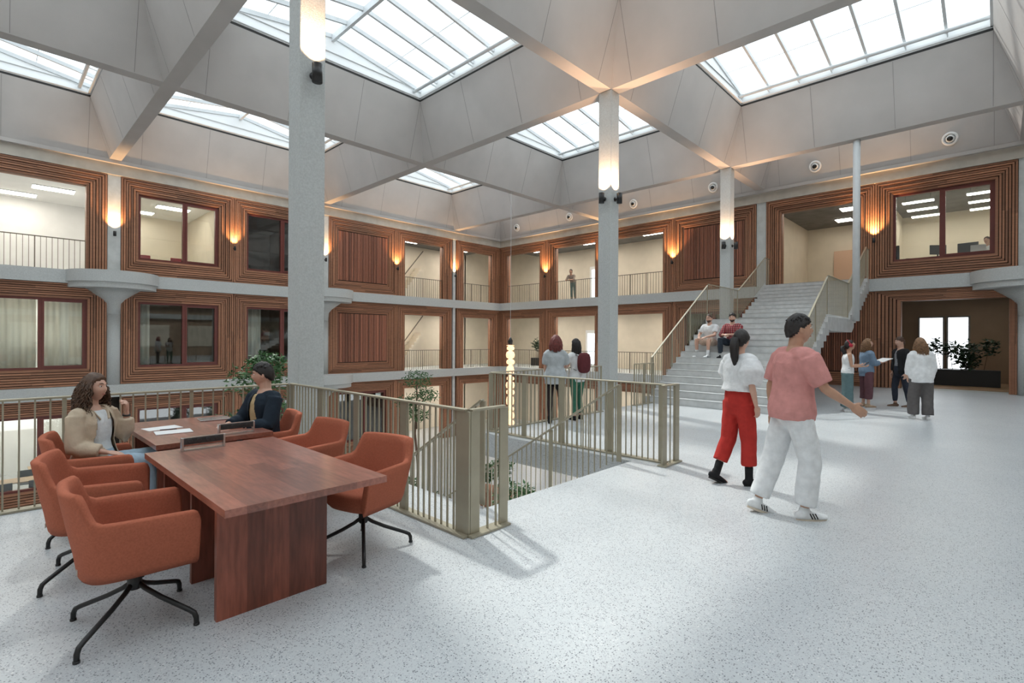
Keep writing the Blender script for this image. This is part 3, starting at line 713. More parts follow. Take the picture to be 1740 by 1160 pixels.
power_box(18.13, -21.42, R(90), 'black flip-up socket box standing on the edge of the near table')
power_box(17.60, -21.0, R(90), 'silver and black flip-up socket box on the far table, nearer the seated man')
def flat_item(name, x, y, w, d, h, rz, label, cat, m, grp=None):
    r = MB().box(-w/2, w/2, -d/2, d/2, 0, h).build(name, m); r.location = (x, y, TZ); r.rotation_euler = (0, 0, rz); bevel(r, .003, 1); return tag(r, label, cat, grp)
flat_item('paper_sheet', 16.75, -21.42, .21, .30, .003, R(8), 'white paper sheet on the far table, further of two before the seated woman', 'paper', M['paper'])
flat_item('notebook', 17.1, -21.40, .21, .30, .010, R(-6), 'thin pale notebook on the far table, nearer of two before the seated woman', 'notebook', M['paper'])
flat_item('laptop', 16.5, -20.88, .30, .22, .016, R(84), 'closed grey laptop on the far edge of the far table', 'laptop', M['chrome'])
flat_item('pen', 16.9, -21.40, .14, .009, .008, R(75), 'dark pen lying between the papers', 'pen', M['black'])

# ================================================================ CHAIRS
def shell_chair():
    r = thing('tub_chair', (0, 0, 0), 'x', 'chair', 'rust fabric swivel tub chairs')
    # plan path: right arm front -> back -> left arm front (local +Y is the front)
    def plan(s, sc):            # s in -1..1
        hw, fr, bk, n = .33*sc, .275, -.31*sc, 3.2
        a = s*math.pi/2*1.0
        if abs(s) <= .62:
            t = s/.62*math.pi/2; c, q = math.sin(t), math.cos(t)
            x = hw*math.copysign(abs(c)**(2/n), c); y = -.02+(bk+.02)*abs(q)**(2/n)
        else:
            k = (abs(s)-.62)/.38; x = math.copysign(hw*(1-.02*k), s); y = -.02+(fr+.02)*math.sin(k*1.35)/math.sin(1.35)
        return x, y
    def top(s):
        a = abs(s); 
        e = min(1, max(0, (a-.30)/.20)); e = e*e*(3-2*e)
        k = max(0, (a-.5)/.5)
        return .84*(1-e)+(.675-.012*k-.05*max(0, (k-.82)/.18)**2)*e
    S = 44; T = 7; mb = MB(); vs = []
    for i in range(S+1):
        s = -1+2*i/S; x, y = plan(s, 1); xi, yi = plan(s, .84); yi = min(yi, .275) ; h = top(s)
        ring = []
        bx, by = x*.80, (y if y > 0 else y*.80)
        back = 1 if abs(s) < .45 else max(0, 1-(abs(s)-.45)/.12)
        for j in range(T+1):                    # outer face, bottom -> top
            t = j/T; k = t**.62; z = .36+(h-.36)*t
            lean = 0.045*back*max(0, t-.3)
            ring.append((bx+(x-bx)*k, by+(y-by)*k-lean, z))
        mx_, my_ = (x+xi)/2, (y+yi)/2-.045*back*.7
        ring.append((mx_, my_, h+.014))
        for j in range(T, -1, -1):              # inner face
            t = j/T; z = .44+(h-.44)*t; lean = .045*back*max(0, t-.3)
            ring.append((xi*(.86+.14*t), yi*(.9+.1*t) if yi < 0 else yi, z)) if True else None
            ring[-1] = (ring[-1][0], ring[-1][1]-lean, z)
        vs += ring
    m = 2*T+3; fs = []
    for i in range(S):
        for j in range(m-1): fs.append((i*m+j, i*m+j+1, (i+1)*m+j+1, (i+1)*m+j))
        fs.append((i*m+m-1, i*m, (i+1)*m, (i+1)*m+m-1))
    fs.append(tuple(range(m))[::-1]); fs.append(tuple(S*m+k for k in range(m)))
    mb.add(vs, fs, .5, True); o = mb.build('tub_shell', M['fabric'], r)
    bm = bmesh.new(); bm.from_mesh(o.data); bmesh.ops.recalc_face_normals(bm, faces=bm.faces)
    fl = [f for f in bm.faces if len(f.verts) > 4]; ed = {e for f in fl for e in f.edges}
    bmesh.ops.bevel(bm, geom=list(ed), offset=.022, segments=3, affect='EDGES', profile=.6, clamp_overlap=True)
    for f in bm.faces: f.smooth = True
    bm.to_mesh(o.data); bm.free()
    # seat
    mb = MB(); n = 36; rings = []
    for z, q in ((.335, .55), (.345, .72), (.375, .80), (.42, .83), (.455, .83), (.475, .80), (.482, .70), (.484, .3)):
        for i in range(n):
            a = 2*math.pi*i/n; c, s_ = math.cos(a), math.sin(a); p = 2/3.4
            rings.append((.315*q*math.copysign(abs(c)**p, c), -.025+(.30 if s_ > 0 else .29)*q*math.copysign(abs(s_)**p, s_)*(1.0 if s_ < 0 else 1.05), z))
    fs = [(j*n+i, j*n+(i+1) % n, (j+1)*n+(i+1) % n, (j+1)*n+i) for j in range(7) for i in range(n)]+[tuple(range(n))[::-1], tuple(7*n+i for i in range(n))]
    mb.add(rings, fs, .5, True); mb.build('seat', M['fabric'], r)
    MB().lathe([(.09, .318), (.10, .338)], n=20).build('mounting_plate', M['black'], r)
    MB().lathe([(.032, .20), (.036, .21), (.036, .30), (.028, .305), (.028, .33)], n=16).build('swivel_post', M['black'], r)
    for k in range(4):
        a = R(45+90*k); c, s_ = math.cos(a), math.sin(a)
        pts = [(.0+c*.02, s_*.02, .235), (c*.07, s_*.07, .20), (c*.16, s_*.16, .155), (c*.33, s_*.33, .085), (c*.358, s_*.358, .07), (c*.37, s_*.37, .045), (c*.372, s_*.372, .012)]
        MB().tube(pts, [.014]*6+[.013], n=10).build('leg', M['black'], r)
        MB().lathe([(.016, 0), (.016, .012)], (c*.372, s_*.372, 0), 12).build('glide', M['black'], r)
    MB().box(.13, .145, -.262, -.257, .40, .43).build('brand_tag', M['conc_warm'], r)
    return r
ch = shell_chair()
spots = [(19.22, -22.06, R(-4), 'rust tub chair nearest the camera, on the left of the near table'),
         (18.24, -22.10, R(-14), 'rust tub chair second from the camera on the left side, empty'),
         (17.25, -22.02, R(-8), 'rust tub chair the curly-haired woman sits in'),
         (19.20, -20.58, R(196), 'rust tub chair on the right of the near table, closest to the railing corner'),
         (18.05, -20.52, R(188), 'rust tub chair on the right side beside the seated man, empty'),
         (17.12, -20.55, R(170), 'rust tub chair the man in the dark shirt sits in')]
for i, (x, y, a, lb) in enumerate(spots):
    o = ch if i == 0 else clone(ch); o.location = (x, y, 0); o.rotation_euler = (0, 0, a); o['label'] = lb

# ================================================================ HANGING LAMP
def chandelier(x, y, z0, z1):
    r = thing('pendant_lamp', (x, y, z0), 'long hanging lamp of glowing warm glass rings in the middle of the void', 'pendant lamp')
    MB().tube([(0, 0, z1-z0), (0, 0, ZB-z0)], .008, n=6).build('cable', M['steel'], r)
    MB().lathe([(.05, z1-z0-.02), (.09, z1-z0+.03), (.10, z1-z0+.18), (.03, z1-z0+.32)], n=16).build('cap', M['black'], r)
    gm = mat('glowing_glass', (1, .75, .5), .2, emit=(1, .55, .28), es=1.0)
    z = 0.; k = 0; H = z1-z0
    while z < H-.02:
        seg = min((.24, .36, .20, .48)[k % 4], H-z); rr = (.15, .19, .13, .17)[k % 4]
        for q, (ox, oy) in enumerate(((.06, 0), (-.06, .03))) if rr < .16 else ((0, (0, 0)),):
            prof = [(rr*.30, 0), (rr*.9, seg*.2), (rr, seg*.5), (rr*.85, seg*.8), (rr*.30, seg)]
            MB().lathe(prof, (ox, oy, z), 18).build('glass_ring', gm, r)
        z += seg; k += 1
chandelier(7.9, -7.2, -1.95, 1.45)

# ================================================================ PLANTS
def leaf_cloud(c, r, n, size, seed, mb=None):
    rnd = random.Random(seed); mb = mb or MB(); c = Vector(c)
    for i in range(n):
        d = Vector((rnd.gauss(0, 1), rnd.gauss(0, 1), rnd.gauss(0, 1))).normalized()*rnd.uniform(.45, 1)
        p = c+Vector((d.x*r[0], d.y*r[1], d.z*r[2])); a = Vector((rnd.uniform(-1, 1), rnd.uniform(-1, 1), rnd.uniform(-.6, .6))).normalized()
        b = a.cross(Vector((rnd.uniform(-1, 1), rnd.uniform(-1, 1), 1))).normalized(); L_ = size*rnd.uniform(.6, 1.2); n_ = a.cross(b)
        mb.add([p, p+a*L_*.35+b*L_*.22+n_*.01, p+a*L_, p+a*L_*.35-b*L_*.22+n_*.01, p+a*L_*.4-n_*L_*.05], [(0, 1, 4), (1, 2, 4), (2, 3, 4), (3, 0, 4)], rnd.random())
    return mb
def tree(x, y, z, h, crowns, label, seed, size=.14, lm='leaf', n=500):
    r = thing('potted_tree', (x, y, z), label, 'tree'); rnd = random.Random(seed)
    bevel(MB().lathe([(.25, 0), (.34, .5), (.30, .5), (.28, .44)], n=24).build('pot', M['black'], r), .01)
    MB().tube([(0, 0, .4), (.05, .03, h*.35), (-.06, -.02, h*.6), (.02, 0, h*.9)], [.05, .04, .035, .015]).build('trunk', M['bark'], r)
    f = MB(); br = MB()
    for i, (cx, cy, cz, cr) in enumerate(crowns):
        leaf_cloud((cx, cy, cz), (cr, cr, cr*.62), n, size, seed+i, f)
        br.tube([(0, 0, max(.6, cz-.5)), (cx*.6, cy*.6, cz-.2), (cx, cy, cz)], [.022, .016, .008], n=6)
    br.build('branch', M['bark'], r); f.build('foliage', M[lm], r)
tree(9.6, -13.2, -3.95, 4.4, ((0, 0, 4.35, .5), (.15, .25, 3.85, .42), (-.35, -.1, 3.6, .4), (.3, -.2, 3.3, .42)), 'slim potted tree with cloud-like crown rising from the lower hall', 3, .10, n=420)
tree(8.6, -17.6, -3.95, 4.8, ((0, 0, 4.5, .8), (.5, .4, 3.6, .9), (-.5, -.3, 3.2, .8), (.1, .2, 4.95, .5)), 'leafy green tree in the lower hall seen between the two seated people', 9, .16, n=520)
def planter(x, y, z, w, d, h, label, seed, hh=.9, lm='leaf2', n=700, m='black', size=.2):
    r = thing('planter', (x, y, z), label, 'planter')
    bevel(MB().box(-w/2, w/2, -d/2, d/2, 0, h).build('box', M[m], r), .01)
    f = MB(); st = MB(); rnd = random.Random(seed)
    for i in range(max(3, int(w/.3))):
        cx = rnd.uniform(-.4, .4)*w; cy = rnd.uniform(-.4, .4)*d; cz = h+rnd.uniform(.3, 1)*hh
        st.tube([(cx*.8, cy*.8, h-.02), (cx, cy, cz)], [.012, .006], n=5); leaf_cloud((cx, cy, cz-.1), (.3, .3, .35), n//6, size, seed+i, f)
    st.build('stem', M['bark'], r); f.build('foliage', M[lm], r)
planter(21.85, 3.1, 0, 2.1, .6, .62, 'long black planter box with dark leafy plants in the ground corridor', 5, hh=1.0)
for x, y, n in ((11.5, -14.6, 'beside the slim tree'), (13.2, -12.6, 'nearer the middle column'), (10.5, -10.6, 'under the hanging lamp'), (10.6, -20.3, 'below the railing corner')):
    planter(x, y, -3.95, 1.6, .8, .5, 'timber planter with mixed green plants in the lower hall, '+n, int(x*10), hh=1.2, lm='leaf', m='wood', size=.16, n=900)

# ================================================================ CURTAINS, ROOM CONTENTS
def curtain(wall, u0, u1, v0, v1, d, label):
    r = MB(); n = int((u1-u0)/.03); vs = []; rnd = random.Random(int(u0*7)); ph = [rnd.uniform(0, 6) for _ in range(4)]
    for i in range(n+1):
        u = u0+(u1-u0)*i/n; w = -d+.035*math.sin(u*38+ph[0])+.02*math.sin(u*17+ph[1])
        for q in (0, .006):
            for v in (v0, v1): vs.append(P(wall, u, v, w-q))
    fs = []
    for i in range(n): a, b = i*4, i*4+4; fs += [(a, b, b+1, a+1), (a+2, a+3, b+3, b+2), (a+1, b+1, b+3, a+3), (a, a+2, b+2, b)]
    fs += [(0, 1, 3, 2), (n*4, n*4+2, n*4+3, n*4+1)]
    r.add(vs, fs, .5, True); o = r.build('curtain', M['curtain'], origin=P(wall, (u0+u1)/2, v0, -d)); return tag(o, label, 'curtain')
curtain('A', -23.3, -21.45, .3, 3.1, .42, 'pale sheer curtain in the left pane of the far left middle window')
curtain('A', -21.35, -19.75, .3, 3.1, .42, 'pale sheer curtain in the right pane of the far left middle window')
curtain('A', -18.85, -18.3, .3, 3.1, .42, 'narrow pale curtain gathered at the left of the dark middle window')
curtain('A', -14.95, -14.3, .3, 3.1, .42, 'narrow pale curtain gathered beside the tall column')
def simple_chair(x, y, z, rz, m, label, grp, arm=False):
    r = thing('chair', (x, y, z), label, 'chair', grp, rz)
    bevel(MB().box(-.22, .22, -.22, .22, .42, .46).build('seat', m, r), .02)
    bevel(MB().box(-.21, .21, -.24, -.2, .52, .86).build('backrest', m, r), .015)
    for a in (-.19, .19):
        for b in (-.19, .19): MB().tube([(a, b, .42), (a*1.1, b*1.1, 0)], .012, n=6).build('leg', M['black'], r)
        MB().tube([(a, -.21, .44), (a, -.22, .6)], .01, n=6).build('back_post', M['black'], r)
    return r
def simple_table(x, y, z, w, d, label, m, grp=None):
    r = thing('table', (x, y, z), label, 'table', grp)
    MB().box(-w/2, w/2, -d/2, d/2, .71, .74).build('tabletop', m, r)
    for a in (-1, 1):
        for b in (-1, 1): MB().tube([(a*(w/2-.06), b*(d/2-.06), .71), (a*(w/2-.06), b*(d/2-.06), 0)], .018, n=6).build('leg', M['black'], r)
simple_table(-1.3, -21.9, -3.95, .8, 1.4, 'dark cafe table behind the lowest left window', M['oak'])
simple_table(-3.2, -20.8, -3.95, .8, 1.4, 'cafe table further back in the lowest left room', M['oak'])
for x, y, a, n in ((-.6, -21.4, 90, 'right of the near cafe table'), (-.6, -22.2, 90, 'left of the near cafe table'), (-2.1, -21.6, -90, 'behind the near cafe table'), (-2.5, -20.6, 90, 'before the rear cafe table')):
    simple_chair(x, y, -3.95, R(a), M['blackplastic'], 'dark cafe chair in the lowest left room, '+n, 'cafe chairs in the lowest left room')
# lit meeting room
simple_table(-2.6, -17.5, ZS, 1.0, 2.2, 'meeting table in the lit upper room', M['white'])
for x, y, a, n in ((-1.7, -18.3, 90, 'left'), (-1.7, -17.2, 90, 'right')): simple_chair(x, y, ZS+.12, R(a), M['reddot'], 'red chair in the lit upper meeting room, %s one' % n, 'red meeting room chairs')
# office
def desk(x, y, z, label): simple_table(x, y, z, 1.5, .75, label, M['white'])
desk(20.70, 1.15, ZS, 'white desk behind the left pane of the office window'); desk(22.35, 1.15, ZS, 'white desk behind the right pane of the office window')
def monitor(x, y, z, rz, label):
    r = thing('monitor', (x, y, z), label, 'monitor', rz=rz); bevel(MB().box(-.28, .28, -.015, .015, .12, .46).build('screen', M['blackplastic'], r), .006)
    MB().box(-.02, .02, -.005, .03, 0, .2).build('stand', M['black'], r); MB().box(-.11, .11, -.08, .08, 0, .012).build('foot', M['black'], r)
monitor(21.25, 1.1, ZS+.74, R(40), 'black monitor in the left pane of the office window'); monitor(22.05, 1.2, ZS+.74, R(-10), 'black monitor left of the office worker')
def office_chair(x, y, z, rz, label):
    r = thing('office_chair', (x, y, z), label, 'chair', 'dark office chairs', rz)
    bevel(MB().box(-.23, .23, -.22, .24, .44, .51).build('seat', M['blackplastic'], r), .03)
    o = MB().box(-.21, .21, -.28, -.22, .55, 1.18).build('backrest', M['blackplastic'], r); bevel(o, .025)
    MB().lathe([(.03, .1), (.03, .44)], n=12).build('gas_post', M['black'], r)
    for s in (-1, 1): MB().tube([(s*.24, -.1, .5), (s*.29, -.05, .68), (s*.29, .15, .68)], .018, n=8).build('armrest', M['black'], r)
    for k in range(5): a = 2*math.pi*k/5; MB().tube([(0, 0, .12), (.3*math.cos(a), .3*math.sin(a), .05)], [.022, .016], n=8).build('leg', M['black'], r)
office_chair(20.30, .42, ZS, R(-50), 'dark office chair at the left edge of the office window'); office_chair(22.55, 1.75, ZS, R(180), 'dark office chair of the office worker')
flat = MB().box(-.2, .2, -.006, .006, 0, .3).build('newspaper', M['paper']); flat.location = (22.32, .95, ZS+.76); tag(flat, 'open pale newspaper standing on the desk before the office worker', 'newspaper')
# corridor opening at ground level
for x, w_, n in ((20.75, .75, 'left'), (21.62, .62, 'right')):
    rr = struct_root(num('window'), (x, 5.44, .6)); MB().box(x-w_/2-.06, x+w_/2+.06, 5.42, 5.5, .5, 2.75).build('window_frame', M['darkceil'], rr, True)
    MB().box(x-w_/2, x+w_/2, 5.40, 5.42, .56, 2.69).build('pane', emis('daylit_glass_'+n, (.9, .95, 1), 1.6), rr, True)
tag(MB().box(19.2, 23.6, 1.0, 5.5, .0, .012).build('floor_corridor', M['oak']), kind='structure')
for x, n in ((23.45, 'left'), (24.05, 'right')): simple_chair(x, 3.9, 0, R(160), M['yellow'], 'yellow chair by the brown corridor wall, %s one' % n, 'yellow chairs in the ground corridor')
# niche at the end of the corridor above the stair
r = MB().box(16.9, 18.4, 6.66, 6.79, ZS, ZS+2.2).build('wall_niche', M['niche']); tag(r, kind='structure')
# inner stair glimpsed through the galleries at the left facade
for L_ in (1, 0):
    z = {1: ZS, 0: 0}[L_]; r = thing('gallery_stair', (-2.9, -5.0, z), 'small pale stair glimpsed through the %s gallery opening before the far corner' % lev[L_], 'stairs')
    mb = MB()
    for i in range(11): mb.box(-.35, .35, -.9+.24*i*.7, -.9+.24*(i+1)*.7+.02, .0, .19*(i+1))
    mb.build('steps', M['cream'], r); MB().beam((.36, -.9, 1.0), (.36, .9, 3.1), .04, .05).build('handrail', M['rail2'], r)
for wall, u, L_, n in (('B', 4.9, 1, 'upper'), ('B', 1.1, 0, 'middle'), ('B', 4.6, 0, 'middle')):
    a = {1: ZS, 0: 0}[L_]; rr = struct_root(num('door'), P(wall, u, a, -3.58)); mb = MB(); wbox(mb, wall, u-.5, u+.5, a, a+2.3, -3.62, -3.55); mb.build('door_leaf', M['white'], rr, True)
    mb = MB(); wbox(mb, wall, u-.35, u+.35, a+.2, a+2.1, -3.55, -3.54); mb.build('pane', emis('daylit_pane', (.85, .95, 1), 1.3), rr, True)
planter(.9, 2.6, 0, .7, .5, .5, 'dark plant in a black box in the middle gallery at the far corner', 33, hh=1.1, n=400)
# ================================================================ PEOPLE
V = Vector
SKIN = {'light': mat('skin_light', (.60, .36, .27), .5, .06, 20.), 'tan': mat('skin_tan', (.48, .27, .18), .5, .06, 20.)}
HAIR = {}
def hairm(k):
    c = {'brown': (.065, .03, .018), 'dark': (.014, .010, .009), 'red': (.16, .035, .03), 'blond': (.24, .13, .065), 'curl': (.085, .042, .022)}[k]
    if k not in HAIR: HAIR[k] = mat('hair_'+k, c, .5, .35, 30., .3, 150)
    return HAIR[k]
CL = {}
def cloth(name, c, rough=.85, pat=None):
    if name not in CL: CL[name] = mat('cloth_'+name, c, rough, .10, 14., .25, 35, spec=.2)
    return CL[name]
EYE = mat('eye_white', (.75, .73, .7), .2); IRIS = mat('iris', (.03, .02, .015), .2); LIP = mat('lips', (.42, .16, .13), .4)

def remeshed(mb, name, m, parent, vox, smooth=4, amp=0., freq=9., floor=None, cut=None, thick=0., keep=.0):
    me0 = mb.mesh('tmp'); o = bpy.data.objects.new('tmp', me0); COL.objects.link(o)
    md = o.modifiers.new('r', 'REMESH'); md.mode = 'VOXEL'; md.voxel_size = vox
    if smooth: s = o.modifiers.new('s', 'SMOOTH'); s.factor = .5; s.iterations = smooth
    dg = bpy.context.evaluated_depsgraph_get(); dg.update()
    me = bpy.data.meshes.new_from_object(o.evaluated_get(dg)); bpy.data.objects.remove(o); me.name = name
    if amp or floor is not None:
        ns = [v.normal.copy() for v in me.vertices]
        for v, n in zip(me.vertices, ns):
            if amp:
                p = v.co; q = noise.noise(V((p.x*freq, p.y*freq, p.z*freq*.55)))+.6*noise.noise(V((p.x*freq*2.1+5, p.y*freq*2.1, p.z*freq*1.3+p.x*6)))
                v.co = p+n*amp*(q+.15)
            if floor is not None and v.co.z < floor: v.co.z = floor
    if cut:
        bm = bmesh.new(); bm.from_mesh(me); bmesh.ops.delete(bm, geom=[f for f in bm.faces if cut(f.calc_center_median())], context='FACES'); bm.to_mesh(me); bm.free()
    for p in me.polygons: p.use_smooth = True
    me.materials.clear(); me.materials.append(m)
    ob = bpy.data.objects.new(name, me); COL.objects.link(ob); ob.parent = parent
    if thick: q = ob.modifiers.new('t', 'SOLIDIFY'); q.thickness = thick; q.offset = -1
    return ob

def headfn(female, k=1.):
    def fn(p, d):
        x, y, z = p
        if z < 0: q = min(1, -z/.118); x *= 1-.30*q**1.6; y = y*(1-.10*q) if y > 0 else y*(1-.42*q)
        if z > 0 and y < 0: y *= 1.05
        fr = 1 if y > 0 else 0
        if fr:
            g = lambda cx, cz, sx, sz: math.exp(-((p.x-cx)/sx)**2-((p.z-cz)/sz)**2)
            y += .018*g(0, -.022, .014, .020)+.008*g(0, .002, .011, .022)
            y -= .012*(g(.032, .010, .018, .013)+g(-.032, .010, .018, .013))
            y += .005*(g(.030, .033, .03, .010)+g(-.030, .033, .03, .010))
            y += .007*g(0, -.058, .020, .008)-.004*g(0, -.078, .02, .006)+.010*g(0, -.098, .022, .016)
            y += .004*(g(.045, -.03, .02, .02)+g(-.045, -.03, .02, .02))
        return V((x, y, z))
    return fn

def hair_cap(mb, hc, hr, sc=1.13, line=.50, seed=0, rough=.006, vol=(1, 1, 1)):
    def fn(p, d):
        lim = line*d.y-.02 if d.y > 0 else .62*d.y+.05
        on = d.z > lim
        n = noise.noise(V((d.x*5+seed, d.y*5, d.z*5)))
        s = (sc+n*.045) if on else .86
        return V((p.x*s*vol[0], p.y*s*vol[1], p.z*s*vol[2]))
    mb.ell(hc, (.076, .096, .118), 40, 28, hr, fn=fn)
def locks(mb, hc, hr, n, length, r, wave, seed, back=(-2.4, 2.4), k=1., spread=.03, phi0=math.pi/2, zs=(.0, .09), n_seg=9, curl=1.):
    """hanging locks starting around the sides and back of the head"""
    rnd = random.Random(seed)
    for i in range(n):
        a = rnd.uniform(*back); z = rnd.uniform(*zs); s = math.sqrt(max(.1, 1-(z/.125)**2))
        d = V((math.sin(a), -math.cos(a), 0)); p = V((d.x*.080*s, d.y*.100*s, z))
        st = hc+hr @ p; out = (hr @ d); out.z = 0
        L_ = length*rnd.uniform(.75, 1.08); ph = rnd.uniform(0, 6.28); ph2 = rnd.uniform(0, 6.28); pts = []; rr = []
        side = V((-out.y, out.x, 0))
        for j in range(n_seg):
            t = j/(n_seg-1); w = wave*min(1, t*2.5); o_ = spread*(1-math.exp(-t*4))*rnd.uniform(.8, 1.2)
            pts.append(st+out*(o_+.006+w*math.sin(ph+t*9*curl))+side*(w*math.sin(ph2+t*11*curl))+V((0, 0, -L_*t)))
            rr.append((r*(1.1-.75*t), r*(.8-.5*t)))
        mb.tube(pts, rr, n=6)

def hand(mb, w, f, palm, side, curl=.5, sc=1., thumb_out=.5, grip=0):
    """w wrist, f direction of the hand, palm = normal leaving the palm, side=+1 right hand"""
    f = f.normalized(); palm = (palm-f*palm.dot(f)).normalized(); u = f.cross(palm)*side       # u points to the thumb side
    u = -u if False else u
    c = w+f*.048*sc; rot = Matrix((u, palm, f)).transposed()
    mb.ell(c, (.040*sc, .016*sc, .055*sc), 14, 10, rot)
    L4 = (.068, .076, .070, .054)
    for q in range(4):
        off = (.030-.020*q)*sc; b = w+f*(.088-(.006 if q in (0, 3) else 0))*sc+u*off; pts = [b-f*.02*sc]; d = f.copy(); cu = curl*(1+.12*q)
        p = b
        for j, fr in enumerate((.45, .32, .26)):
            ang = cu*(.55, .75, .6)[j]; ax = d; d = (d*math.cos(ang)+palm*math.sin(ang)).normalized() if j == 0 else (d*math.cos(ang)+(palm-d*palm.dot(d)-f*0).normalized()*math.sin(ang)).normalized()
            if j == 0: pts.append(p)
            p = p+d*L4[q]*fr*sc; pts.append(p)
        mb.tube(pts, [.0095*sc, .0095*sc, .0088*sc, .0082*sc, .0070*sc], n=8)
    b = w+f*.025*sc+u*.028*sc; d = (f*.6+u*.75+palm*.3).normalized(); p1 = b+d*.032*sc; d2 = (f*.85+u*.25+palm*(.3+.5*curl)).normalized(); p2 = p1+d2*.030*sc; p3 = p2+(d2+palm*.3*curl).normalized()*.024*sc
    mb.tube([b-d*.012*sc, b, p1, p2, p3], [.013*sc, .013*sc, .0105*sc, .0098*sc, .0078*sc], n=8)

def figure(label, loc, rz, H=1.72, fem=True, skin='light', hz=None, lean=(0, 0), curve=0., head=(0, 0, 0), armR=None, armL=None, legR=None, legL=None,
           toeR=(0, 1, 0), toeL=(0, 1, 0), handR={}, handL={}, vox=.010, top=None, bottom=None, jacket=None, shoes=None, hair=None, tights=None, beard=None, socks=None, glasses=False, seatfloor=0., twist=0., group=None, necklace=False):
    k = H/1.72; r = thing('person', loc, label, 'person', group, rz)
    cv = max(vox*1.15, .010)
    SW = .158 if fem else .188; HW = .095 if fem else .092; gs = .92 if fem else 1.08
    Z = V((0, 0, 1)); s = V((lean[0], lean[1], 1)).normalized()
    armR = armR or ((.12, -.02, -1), (.06, .18, -1)); armL = armL or ((-.12, -.02, -1), (-.06, .18, -1))
    legR = legR or ((.02, .0, -1), (.0, -.03, -1)); legL = legL or ((-.02, .0, -1), (.0, -.03, -1))
    d = lambda t: V(t).normalized()
    LT, LS, LU, LF = .425*k, .415*k, (.285 if not fem else .27)*k, (.25 if not fem else .235)*k
    if hz is None:
        low = min((d(legR[0])*LT+d(legR[1])*LS).z, (d(legL[0])*LT+d(legL[1])*LS).z); hz = -low+.03*k+.085*k
    Pp = V((0, 0, hz))
    X = V((math.cos(twist), math.sin(twist), 0)); X = (X-s*X.dot(s)).normalized(); Fw = s.cross(X)
    def sp(t): return Pp+s*(t*k)+Fw*(curve*k*math.sin(min(1, max(0, t/.5))*math.pi/2)**2)
    sR = sp(.435)+X*SW*k; sL = sp(.435)-X*SW*k
    eR = sR+d(armR[0])*LU; eL = sL+d(armL[0])*LU; wR = eR+d(armR[1])*LF; wL = eL+d(armL[1])*LF
    hR = Pp+V((HW*k, 0, -.03*k)); hL = Pp+V((-HW*k, 0, -.03*k))
    kR = hR+d(legR[0])*LT; kL = hL+d(legL[0])*LT; aR = kR+d(legR[1])*LS; aL = kL+d(legL[1])*LS
    hy, hp, hrl = head
    hr = Matrix.Rotation(hy, 3, 'Z') @ Matrix.Rotation(-hp, 3, 'X') @ Matrix.Rotation(hrl, 3, 'Y')
    nb = sp(.50); hc = nb+(hr @ V((0, .028, .0)))*k+V((s.x*.4, s.y*.4, 1)).normalized()*.165*k; hk = k*(1.0 if fem else 1.04)
    hcs = Matrix.Scale(hk, 3) @ hr
    rings = [(-.10, .125, .10), (-.03, .165, .118), (.05, .160, .115), (.13, .132, .10), (.19, .122, .095), (.28, .142, .108), (.36, .152, .108), (.42, .140, .090), (.47, .085, .070)] if fem else \
            [(-.10, .13, .105), (-.03, .160, .118), (.05, .155, .115), (.13, .145, .108), (.20, .145, .108), (.29, .165, .120), (.37, .180, .120), (.43, .165, .098), (.475, .095, .075)]
    def torso(mb, off, t0, t1, flare=0., n=22):
        rs = [q for q in rings if t0 < q[0] < t1]
        def at(t):
            for a, b in zip(rings, rings[1:]):
                if a[0] <= t <= b[0]: f = (t-a[0])/(b[0]-a[0]); return (t, a[1]+(b[1]-a[1])*f, a[2]+(b[2]-a[2])*f)
            return (t,)+(rings[0] if t < rings[0][0] else rings[-1])[1:]
        rs = [at(t0)]+rs+[at(t1)]
        pts = [sp(q[0]) for q in rs]; rad = [((q[1]+off+flare*max(0, (.3-q[0]))/.4)*k, (q[2]+off+flare*max(0, (.3-q[0]))/.4)*k) for q in rs]
        mb.tube(pts, rad, right=X, n=n, flat=off > .001)
    # ---- body
    b = MB(); torso(b, -.004, -.10, .47)
    b.tube([sp(.44), nb, hc+(hr @ V((0, -.018, -.06)))*k], [(.066*gs*k, .06*gs*k), (.054*gs*k, .054*gs*k), (.052*gs*k, .056*gs*k)], right=X, n=14)
    for S_, E_, W_, h_, pz, sd in ((sR, eR, wR, handR, X, 1), (sL, eL, wL, handL, -X, -1)):
        b.tube([sp(.44), S_*.85+sp(.44)*.15, S_, S_.lerp(E_, .35), S_.lerp(E_, .75), E_, E_.lerp(W_, .25), E_.lerp(W_, .65), W_], [.05*gs*k, .052*gs*k, .053*gs*k, .045*gs*k, .038*gs*k, .036*gs*k, .038*gs*k, .030*gs*k, (.026*gs*k, .021*gs*k)], n=12)
        f = V(h_.get('dir', tuple(W_-E_))); pn = V(h_.get('palm', tuple(-pz)))
        hand(b, W_, f, pn, h_.get('side', sd), h_.get('curl', .5), k*(.93 if fem else 1.03))
    for Hh, K, A, toe in ((hR, kR, aR, toeR), (hL, kL, aL, toeL)):
        b.tube([Hh+Z*.02, Hh.lerp(K, .3), Hh.lerp(K, .75), K, K.lerp(A, .28), K.lerp(A, .7), A], [.083*k, .078*k, .06*k, .053*k, .054*k, .038*k, .034*k], n=14)
        t = d(toe); b.tube([A+V((0, 0, -.01)), A-Z*.045*k-t*.03*k, A-Z*.05*k+t*.07*k, A-Z*.06*k+t*.15*k], [.034*k, .034*k, (.036*k, .026*k), (.036*k, .018*k)], n=10)
    b.ell(hc, (.076, .096, .118), 44, 34, hcs, fn=headfn(fem))
    for sg in (-1, 1): b.ell(hc+hcs @ V((sg*.077, -.008, -.005)), (.010, .020, .031), 10, 8, hcs @ Matrix.Rotation(sg*.3, 3, 'Z'))
